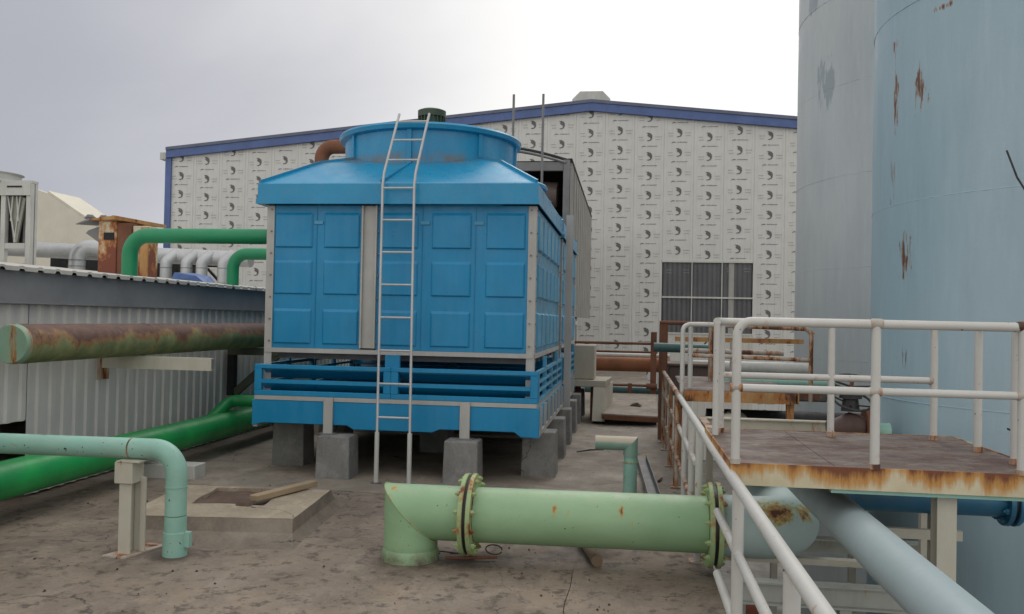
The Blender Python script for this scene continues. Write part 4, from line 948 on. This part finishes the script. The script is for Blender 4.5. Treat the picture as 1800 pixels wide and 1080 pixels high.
o = obj('brown_box', B(.62, 1.35, 12.9, 13.7, .62, 1.06).box(.58, 1.4, 12.86, 13.75, 1.061, 1.10), paint('brown_grey_paint', (.13, .09, .075, 1), .3, .7, dirt=.5), bevel=.01); tag(o, 'dull brown metal box beyond the far platform', 'box')
o = obj('concrete_kerb', B(.66, 2.4, 10.7, 12.2, .78, .96), 'deck', bevel=.02); tag(o, 'brownish concrete ledge behind the far platform deck', 'ledge')
o = obj('dark_pipe', T([(.9, 9.9, .62), (2.9, 9.9, .62)], .12, 20), 'black', smooth=True); tag(o, 'black pipe passing under the far platform', 'pipe')
o = obj('pale_drum', T([(.95, 8.6, .62), (1.15, 9.4, .62)], .16, 20), 'beige', smooth=True); tag(o, 'pale round pipe end under the orange rusted edge', 'pipe')
o = obj('teal_far_pipe', T([(1.1, 11.0, .98), (2.6, 11.0, .98)], .055, 16), 'teal', smooth=True); tag(o, 'short light teal pipe right of the far platform posts', 'pipe')

# ------------------------------------------------------------------ pipe rack across the end of the terrace (Y=18)
pr = thing('pipe_rack', (0, 18, 0), 'rack of rusty horizontal pipes across the far end of the walkway', 'pipe rack')
for z, r, m_, nm in ((1.255, .028, 'rustst', 'rail'), (1.075, .024, 'rustst', 'rail'), (.38, .026, 'rustst', 'rail')):
    obj(nm, T([(-1.2, 18, z), (.62, 18, z)], r, 10), m_, pr, smooth=True)
obj('pipe_run', T([(-1.4, 18.3, .80), (.9, 18.3, .80)], .15, 28), 'rackpipe', pr, smooth=True)
obj('pipe_run', T([(-1.4, 18.6, .98), (.9, 18.6, .98)], .05, 14), 'offw', pr, smooth=True)
obj('pipe_run', T([(-1.4, 18.5, .24), (.9, 18.5, .24)], .075, 16), 'tealdark', pr, smooth=True)
obj('post', B(.02, .11, 17.95, 18.04, .0, .42), 'rustst', pr); obj('post', B(.48, .60, 17.9, 18.0, 0, 1.5), 'rustst', pr); obj('end_fitting', T([(.40, 17.9, .38), (.62, 17.9, .38)], .06, 12), 'rustst', pr, smooth=True)
# stepped block and raised slab
sb = thing('stepped_plinth', (-.6, 15.2, 0), 'beige concrete block stepping down beside the rear tower', 'concrete block')
obj('upper_step', B(-.93, -.56, 14.9, 15.7, .69, 1.28), 'beige', sb, bevel=.015)
obj('lower_step', MB().hexa([(-.93, 14.7, .58), (-.36, 14.7, .58), (-.30, 15.6, .58), (-.93, 15.6, .58)], [(-.93, 14.7, .68), (-.36, 14.7, .68), (-.26, 15.6, .70), (-.93, 15.6, .70)]), 'beige', sb)
obj('side_wall', MB().hexa([(-.56, 14.2, .05), (-.36, 14.2, .05), (-.26, 16.2, .05), (-.56, 16.2, .05)], [(-.56, 14.6, .575), (-.38, 14.6, .575), (-.26, 16.2, .575), (-.56, 16.2, .575)]), 'beige', sb)
obj('leg', B(-.92, -.80, 15.0, 15.12, 0, .579), 'rustst', sb); obj('leg', B(-.62, -.52, 14.8, 14.9, 0, .579), 'rustst', sb)
rs_ = thing('raised_slab', (.1, 16, 0), 'raised concrete slab with dark front edge near the far end of the walkway', 'slab')
obj('slab_top', MB().hexa([(-.40, 14.15, .13), (.52, 14.15, .11), (.60, 17.8, .16), (-.40, 17.8, .16)], [(-.40, 14.15, .19), (.52, 14.15, .17), (.60, 17.8, .23), (-.40, 17.8, .23)]), 'floor2', rs_, bevel=.01)
obj('slab_underside_shade', B(-.38, .5, 14.35, 17.6, -.01, .128), 'dark', rs_)  # near-black block puts the shadow under the slab into colour
obj('edge_strip', MB().hexa([(-.36, 14.12, .09), (.52, 14.12, .07), (.52, 14.148, .07), (-.36, 14.148, .09)], [(-.36, 14.12, .17), (.52, 14.12, .15), (.52, 14.148, .15), (-.36, 14.148, .17)]), 'rustst', rs_)
o = obj('rag', MB().hexa([(.05, 15.4, .2), (.25, 15.3, .2), (.28, 15.6, .2), (.1, 15.7, .2)], [(.10, 15.45, .24), (.2, 15.4, .27), (.2, 15.55, .25), (.14, 15.6, .235)]), 'twig'); tag(o, 'dark crumpled rag lying on the raised slab', 'rag')

# ------------------------------------------------------------------ sheet-clad box behind the towers
bx = thing('sheet_clad_housing', (-2.5, 25, 1.8), 'tall weathered sheet clad housing with open dark front behind the blue towers', 'housing')
def vsheet(x, y0, y1, z0, f):
    mb = MB(); vs = []; k = 0; y = y0; pts = []
    while y < y1-.01:
        for a, d in ((0, 0), (.2, 0), (.22, .03), (.28, .03), (.30, 0)): pts.append((min(y+a, y1), d))
        y += .30
    for yy, d in pts: vs += [(x+d, yy, z0), (x+d, yy, f(yy))]
    return mb.add(vs, [(2*i, 2*i+2, 2*i+3, 2*i+1) for i in range(len(pts)-1)])
tz = lambda y: 5.45
for i in range(11):
    y0 = 20.0+i*1.0; obj('side_sheet', vsheet(-1.40, y0, y0+1.0, 1.80, tz), 'sheet', bx)
obj('corner_post', B(-1.56, -1.41, 19.9, 20.0, 0, 5.47), 'galvd', bx)
obj('top_beam', B(-4.2, -1.57, 19.92, 20.05, 5.22, 5.42), 'galvd', bx)
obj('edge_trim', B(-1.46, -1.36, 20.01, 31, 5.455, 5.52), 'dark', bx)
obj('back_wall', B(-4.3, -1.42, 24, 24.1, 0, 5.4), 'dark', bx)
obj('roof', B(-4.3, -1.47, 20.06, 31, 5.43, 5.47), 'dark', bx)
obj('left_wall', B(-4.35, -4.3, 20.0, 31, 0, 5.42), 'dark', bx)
obj('duct', T([(-4.1, 20.6, 4.85), (-1.75, 20.6, 4.75)], .30, 28), paint('rust_grey_duct', (.16, .13, .12, 1), .4, .6, dirt=.5, dirtc=(.22, .10, .06, 1)), bx, smooth=True)
obj('duct', T([(-3.8, 20.9, 4.25), (-1.6, 20.9, 4.0)], .22, 20), 'rustst', bx, smooth=True)
obj('inner_box', B(-2.0, -1.60, 20.6, 21.2, 3.5, 3.9), 'rustst', bx)
arcp = [(-4.0+2.5*i/12, 19.8, 5.50+.32*math.sin(PI*(.25+.75*(i/12)))) for i in range(13)]
obj('curved_hood', MB().tube([(x, 20.3, z) for x, y, z in arcp], .07, 8), 'dark', bx, smooth=True)
obj('curved_hood', MB().tube([(x, 19.9, z-.10) for x, y, z in arcp], .03, 8), 'galvd', bx, smooth=True)
dp = thing('square_duct', (-1.6, 22.6, 0), 'square off-white duct with a collar dropping below the weathered sheet wall', 'duct')
obj('duct_body', B(-1.95, -1.42, 22.6, 23.2, .4, 1.77), 'offw', dp); obj('collar', B(-2.0, -1.37, 22.55, 23.25, 1.60, 1.70), 'offw', dp)
obj('duct_body', B(-1.95, -1.42, 23.9, 24.5, .4, 1.77), 'offw', dp)
# rusty elbow pipe behind the hood
o = obj('rusty_elbow_pipe', T(path([(-5.02, 13.4, 2.5), (-5.02, 13.4, 4.47), (-3.6, 13.4, 4.47)], .20, 8), .115, 20), 'rustst', smooth=True); tag(o, 'brown rusty elbow pipe rising left of the blue fan ring', 'pipe')
# two rods
for i, x in enumerate((-2.64, -1.97)):
    lb = 'left' if i == 0 else 'right'
    o = obj('steel_rod', T([(x, 19, 0), (x, 19, 6.78)], .028, 8), 'galvd', smooth=True); tag(o, f'thin vertical steel rod, the {lb} one of two sticking up behind the blue tower', 'rod', 'thin rods behind the tower')
# vertical steel angle between the towers
o = obj('steel_angle', MB().box(-.90, -.80, 12.25, 12.27, .4, 3.22).box(-.90, -.88, 12.2701, 12.36, .4, 3.22), 'galv'); tag(o, 'vertical grey steel angle standing between the two blue towers', 'steel angle')

# ================================================================== LEFT ROOFTOP EQUIPMENT
cu = thing('condenser_unit', (-11.2, 14, 2.5), 'off-white condenser unit with V shaped coils at the far left', 'air conditioner')
zr = 2.46
def cb(*a, name='frame_bar', mat='offw'): return obj(name, B(*a), mat, cu)
for x in (-12.6, -11.26, -10.66-.1): cb(x, x+.09, 14, 14.09, zr, 3.98)
for x in (-12.6, -10.76): cb(x, x+.09, 14.12, 14.18, zr, 3.98)
cb(-12.6, -10.67, 13.97, 13.999, 3.76, 3.98, name='top_panel'); cb(-12.6, -10.67, 14.0, 14.19, 3.985, 4.03, name='top_panel')
cb(-12.51, -10.77, 14.005, 14.08, 2.80, 2.90); cb(-12.51, -10.77, 14.005, 14.08, zr, zr+.08)
cb(-10.72, -10.68, 14.1, 14.119, 2.85, 3.98, name='side_panel', mat='galvd'); cb(-12.5, -10.77, 14.14, 14.16, 2.9, 3.95, name='inner_panel', mat='dark')
gv = paint('dull_coil_metal', (.25, .25, .21, 1), .3, .5, dirt=.4)
obj('coil', MB().hexa([(-11.17, 14.06, 3.75), (-10.87, 14.06, 3.75), (-10.87, 14.13, 3.75), (-11.17, 14.13, 3.75)], [(-11.04, 14.06, 2.91), (-10.98, 14.06, 2.91), (-10.98, 14.13, 2.91), (-11.04, 14.13, 2.91)]), gv, cu)
obj('coil_header', MB().bar((-10.82, 14.05, 3.72), (-10.97, 14.05, 2.92), .04, .05), gv, cu)
obj('inner_panel', B(-10.90, -10.765, 14.12, 14.135, 2.91, 3.75), 'galvd', cu)
for (a, b) in (((-11.15, 3.75), (-10.98, 2.92)), ((-10.90, 3.75), (-11.0, 2.92)), ((-11.05, 3.75), (-11.08, 3.3)), ((-10.97, 3.75), (-10.93, 3.3))):
    obj('coil_pipe', T([(a[0], 14.03, a[1]), (b[0], 14.03, b[1])], .013, 6), 'offw', cu, smooth=True)
obj('nameplate', B(-11.12, -10.83, 13.96, 13.968, 3.90, 3.93), 'dark', cu)
obj('fan_stack', T([(-11.75, 14.3, 4.03), (-11.75, 14.3, 4.08), (-11.75, 14.3, 4.17), (-11.75, 14.3, 4.20)], [.58, .52, .52, .57], 32), 'offw', cu, smooth=True)
# buff gable far away
fb_ = thing('buff_building', (-24, 31, -3.6), 'distant buff coloured building with a steep sloping roof edge at the left', 'building')
obj('gable_wall', MB().prism([(-40, -3.6), (-18.9, -3.6), (-18.9, 3.9), (-19.5, 4.25), (-22.9, 6.35), (-29, 8.2), (-40, 8.2)], 31, 31.3), 'buff', fb_)
obj('roof', MB().prism([(-18.7, 3.85), (-19.5, 4.35), (-22.9, 6.45), (-22.9, 6.36), (-19.5, 4.26), (-18.7, 3.76)], 31.0, 33), 'buff', fb_)
# silver ducts behind
du = thing('duct_line', (-10, 16, 2.6), 'silver clad duct running across the shed roof with bends dropping down', 'duct')
obj('duct_run', T([(-14.5, 16, 3.02), (-7.4, 16, 2.78)], .155, 28), 'duct', du, smooth=True)
obj('duct_bend', T(path([(-10.83, 15.55, 2.3), (-10.83, 15.6, 2.98), (-10.2, 15.9, 2.92)], .22, 10), .155, 24), 'duct', du, smooth=True)
for i, x in enumerate((-9.05, -8.62, -8.30, -7.85)):
    obj('duct_drop', T(path([(x, 15.75, 2.3), (x, 15.75, 2.70), (x+.10, 15.95, 2.88)], .1, 4), .11, 18), 'duct', du, smooth=True)
    obj('duct_band', T([(x, 15.75, 2.58), (x, 15.75, 2.595)], .114, 18), 'galvd', du, smooth=True)
for x in (-10.83, ):
    for z in (2.70, 2.58): obj('duct_band', T([(x, 15.56, z), (x, 15.56, z+.012)], .160, 20), 'galvd', du, smooth=True)
o = obj('black_frame', MB().bar((-8.9, 16.2, 2.66), (-7.9, 16.2, 2.66), .05, .05).bar((-8.05, 16.2, 2.3), (-8.05, 16.2, 2.63), .05, .05, (0, 1, 0)).bar((-8.40, 16.2, 2.60), (-8.1, 16.2, 2.3), .05, .05, (0, 1, 0)), 'black'); tag(o, 'black steel bracket frame beneath the silver duct', 'bracket')
o = obj('dark_plant', B(-12.6, -9.6, 17.2, 18, 2.3, 2.95), 'dark'); tag(o, 'dark low equipment under the silver duct', 'equipment')  # low box coloured near black behind the duct
# rusted cabinet
cbn = thing('rusted_cabinet', (-6.9, 11, 2.2), 'peeling cream cabinet covered in rust with a bent roof sheet', 'cabinet')
obj('cabinet_body', B(-7.34, -7.07, 11.0, 11.35, 2.19, 2.96), 'cab', cbn, bevel=.008)
obj('side_panel', B(-7.065, -6.86, 11.02, 11.32, 2.17, 2.94), 'rustst', cbn); obj('cabinet_body', B(-6.855, -6.62, 11.05, 11.30, 2.16, 2.90), 'cab', cbn, bevel=.006)
obj('corner_strip', B(-6.72, -6.61, 11.02, 11.045, 2.17, 2.88), 'orange', cbn)
obj('roof_sheet', MB().hexa([(-7.40, 10.92, 2.965), (-7.05, 10.92, 2.975), (-6.62, 11.50, 2.92), (-7.3, 11.50, 2.965)], [(-7.40, 10.92, 2.985), (-7.05, 10.92, 3.03), (-6.62, 11.50, 2.965), (-7.3, 11.50, 2.985)]), 'orange', cbn)
obj('bent_flap', MB().hexa([(-7.62, 10.9, 2.90), (-7.405, 10.88, 2.96), (-7.36, 11.4, 2.96), (-7.5, 11.4, 2.93)], [(-7.62, 10.9, 2.91), (-7.405, 10.88, 2.985), (-7.36, 11.4, 2.985), (-7.5, 11.4, 2.94)]), 'galvd', cbn)
obj('torn_sheet', MB().hexa([(-7.60, 11.1, 2.80), (-7.35, 11.1, 2.64), (-7.35, 11.3, 2.64), (-7.58, 11.3, 2.80)], [(-7.56, 11.1, 2.84), (-7.35, 11.1, 2.91), (-7.35, 11.3, 2.91), (-7.56, 11.3, 2.84)]), 'galvd', cbn)
for (x, y, w, wd) in ((-7.47, 11.0, .08, 'left and largest'), (-7.30, 11.05, .07, 'middle'), (-7.17, 11.1, .05, 'right and smallest')):
    rk = obj('stone', MB().tube([(x-w, y, 3.0), (x-w*.4, y, 3.02), (x+w*.4, y, 3.02), (x+w, y, 3.0)], [.012, .035, .03, .012], 7), 'plinth'); tag(rk, f'{wd} grey lump weighing down the bent roof of the rusted cabinet', 'stone', 'stones on the cabinet roof')
obj('louvre_opening', B(-7.25, -7.10, 10.985, 10.999, 2.70, 2.80), 'dark', cbn)
o = obj('blue_sheet', MB().hexa([(-7.4, 13, 2.2), (-6.8, 13, 2.2), (-6.8, 13.4, 2.2), (-7.4, 13.4, 2.2)], [(-7.35, 13.05, 2.36), (-6.95, 13.0, 2.31), (-6.9, 13.4, 2.32), (-7.2, 13.4, 2.37)]), 'bluetarp'); tag(o, 'crumpled blue sheet lying right of the rusted cabinet, under the green pipe', 'tarpaulin')

# ================================================================== FLOOR ITEMS
hc = thing('hatch_curb', (-3.0, 6.6, 0), 'raised concrete curb around a brown mud filled pit on the terrace', 'concrete curb')
top = [(-3.78, 6.08), (-2.50, 6.24), (-2.60, 7.36), (-3.95, 7.27)]; bot = [(-3.80, 5.76), (-2.36, 5.90), (-2.50, 7.60), (-4.1, 7.6)]
inn = [(-3.50, 6.58), (-2.90, 6.64), (-3.00, 7.27), (-3.60, 7.20)]
N = 14; mb = MB()
def ring_pts(poly, z, amp, seed):
    res = []
    for i in range(4):
        a, b = Vector(poly[i]), Vector(poly[(i+1) % 4])
        for k in range(N):
            p = a.lerp(b, k/N); d = noise.noise_vector(Vector((p.x*3, p.y*3, seed)))
            res.append((p.x+d.x*amp, p.y+d.y*amp, z+d.z*amp*.4))
    return res
lp = lambda k: [(b[0]*(1-k)+t_[0]*k, b[1]*(1-k)+t_[1]*k) for b, t_ in zip(bot, top)]
n4 = 4*N
def loft(rings): return MB().add([p for r_ in rings for p in r_], [(a*n4+j, a*n4+(j+1) % n4, (a+1)*n4+(j+1) % n4, (a+1)*n4+j) for a in range(len(rings)-1) for j in range(n4)])
obj('curb_side', loft([ring_pts(bot, -.01, .02, 1), ring_pts(lp(.45), .022, .018, 2), ring_pts(lp(.80), .06, .012, 2), ring_pts(lp(.97), .135, .010, 3), ring_pts(top, .149, .008, 3)]), 'curb', hc, smooth=True, ang=28)
obj('curb_top', loft([ring_pts(top, .150, .008, 3), ring_pts([(t_[0]*.5+i_[0]*.5, t_[1]*.5+i_[1]*.5) for t_, i_ in zip(top, inn)], .155, .012, 4), ring_pts(inn, .152, .03, 5), ring_pts(inn, .02, .03, 5)]), 'curbtop', hc, smooth=True, ang=30)
vs = []; K = 14
for j in range(K+1):
    for i in range(K+1):
        u, v = i/K, j/K
        p = Vector(inn[0])*(1-u)*(1-v)+Vector(inn[1])*u*(1-v)+Vector(inn[2])*u*v+Vector(inn[3])*(1-u)*v
        q = Vector((-3.25, 6.92)); p = q+(p-q)*1.12
        vs.append((p.x, p.y, .122+.018*noise.noise(Vector((p.x*7, p.y*7, 3)))))
obj('mud_fill', MB().add(vs, [(j*(K+1)+i, j*(K+1)+i+1, (j+1)*(K+1)+i+1, (j+1)*(K+1)+i) for j in range(K) for i in range(K)]), 'mud', hc, smooth=True)
o = obj('plank', MB().bar((-3.03, 6.70, .187), (-2.78, 7.42, .19), .085, .05), 'plankw', bevel=.005); tag(o, 'short weathered wooden plank lying on the concrete curb', 'plank')
o = obj('brick_bit', MB().hexa([(-3.12, 6.56, .155), (-3.0, 6.55, .155), (-2.99, 6.62, .155), (-3.1, 6.64, .155)], [(-3.1, 6.57, .18), (-3.01, 6.565, .185), (-3.0, 6.61, .18), (-3.09, 6.62, .175)]), 'mud'); tag(o, 'dark clod lying on the near edge of the mud pit', 'clod')
o = obj('wooden_log', T([(-.18, 5.93, .05), (-.36, 6.72, .055)], [.040, .044], 14), 'wood', smooth=True); tag(o, 'round wooden log end poking out from under the mint green pipe', 'log')
dr = thing('steel_rod_and_wire', (-1.1, 5.9, 0), 'dark steel rod with a loop of wire under the flanged joint', 'rod')
obj('rod', T([(-1.24, 5.90, .02), (-.88, 5.97, .025)], .011, 8), 'rustst', dr, smooth=True)
obj('wire_loop', T([(-1.22+.10*math.sin(i*.5), 5.95+.03*math.cos(i*.7), .03+.02*abs(math.sin(i*.3))) for i in range(12)], .005, 5), 'twig', dr)
obj('wire_loop', T([(-.90+.06*math.cos(i*.55), 5.92+.02*math.sin(i*.4), .09+.03*math.sin(i*.55)) for i in range(12)], .005, 5), 'twig', dr)
for (p, q_, wd) in (((-.62, 11.0, .02), (-.28, 11.2, .03), 'longer nearer'), ((-.30, 11.6, .02), (-.15, 11.75, .03), 'shorter farther')):
    o = obj('twig', T([p, ((p[0]+q_[0])/2, (p[1]+q_[1])/2+.02, .035), q_], [.008, .012, .006], 6), 'twig'); tag(o, f'{wd} dark twig lying on the floor right of the blue towers', 'twig', 'twigs on the floor')
o = obj('twig', T([(.35, 9.2, .02), (.40, 9.4, .02)], [.012, .008], 6), 'twig'); tag(o, 'small dark stick on the floor beside the handrail foot', 'twig')
# grit and chips scattered on the floor
mb = MB()
for i in range(300):
    if i < 130: x, y = random.uniform(-1.0, .5), random.uniform(4.2, 8.5)
    elif i < 170: x, y = random.uniform(-4.5, -1), random.uniform(3.8, 5.8)
    else: x, y = random.uniform(-4.7, .5), random.uniform(4.0, 14)
    r = random.choice((.003, .004, .005, .007, .012)); a = random.uniform(0, 6)
    mb.add([(x+r*math.cos(a), y+r*math.sin(a), .004), (x+r*math.cos(a+2), y+r*1.6*math.sin(a+2), .004), (x+r*math.cos(a+4.2), y+r*math.sin(a+4.2), .004), (x, y, .006+r*.8)], [(0, 1, 3), (1, 2, 3), (2, 0, 3)])
o = obj('floor_grit', mb, 'twig', kind='stuff'); tag(o, 'dark grit and small chips scattered over the concrete terrace', 'debris')
# black cable hanging in front of the tank at the right edge
o = obj('hanging_cable', T([(2.60, 6.35, 2.95), (2.64, 6.28, 2.75), (2.72, 6.2, 2.55), (2.85, 6.1, 2.2), (2.9, 6.0, 1.2), (2.7, 6.0, .9), (2.55, 5.95, 1.02), (2.44, 5.9, 1.06)], .007, 8), 'black', smooth=True); tag(o, 'thin black cable dangling in front of the pale blue tank', 'cable')
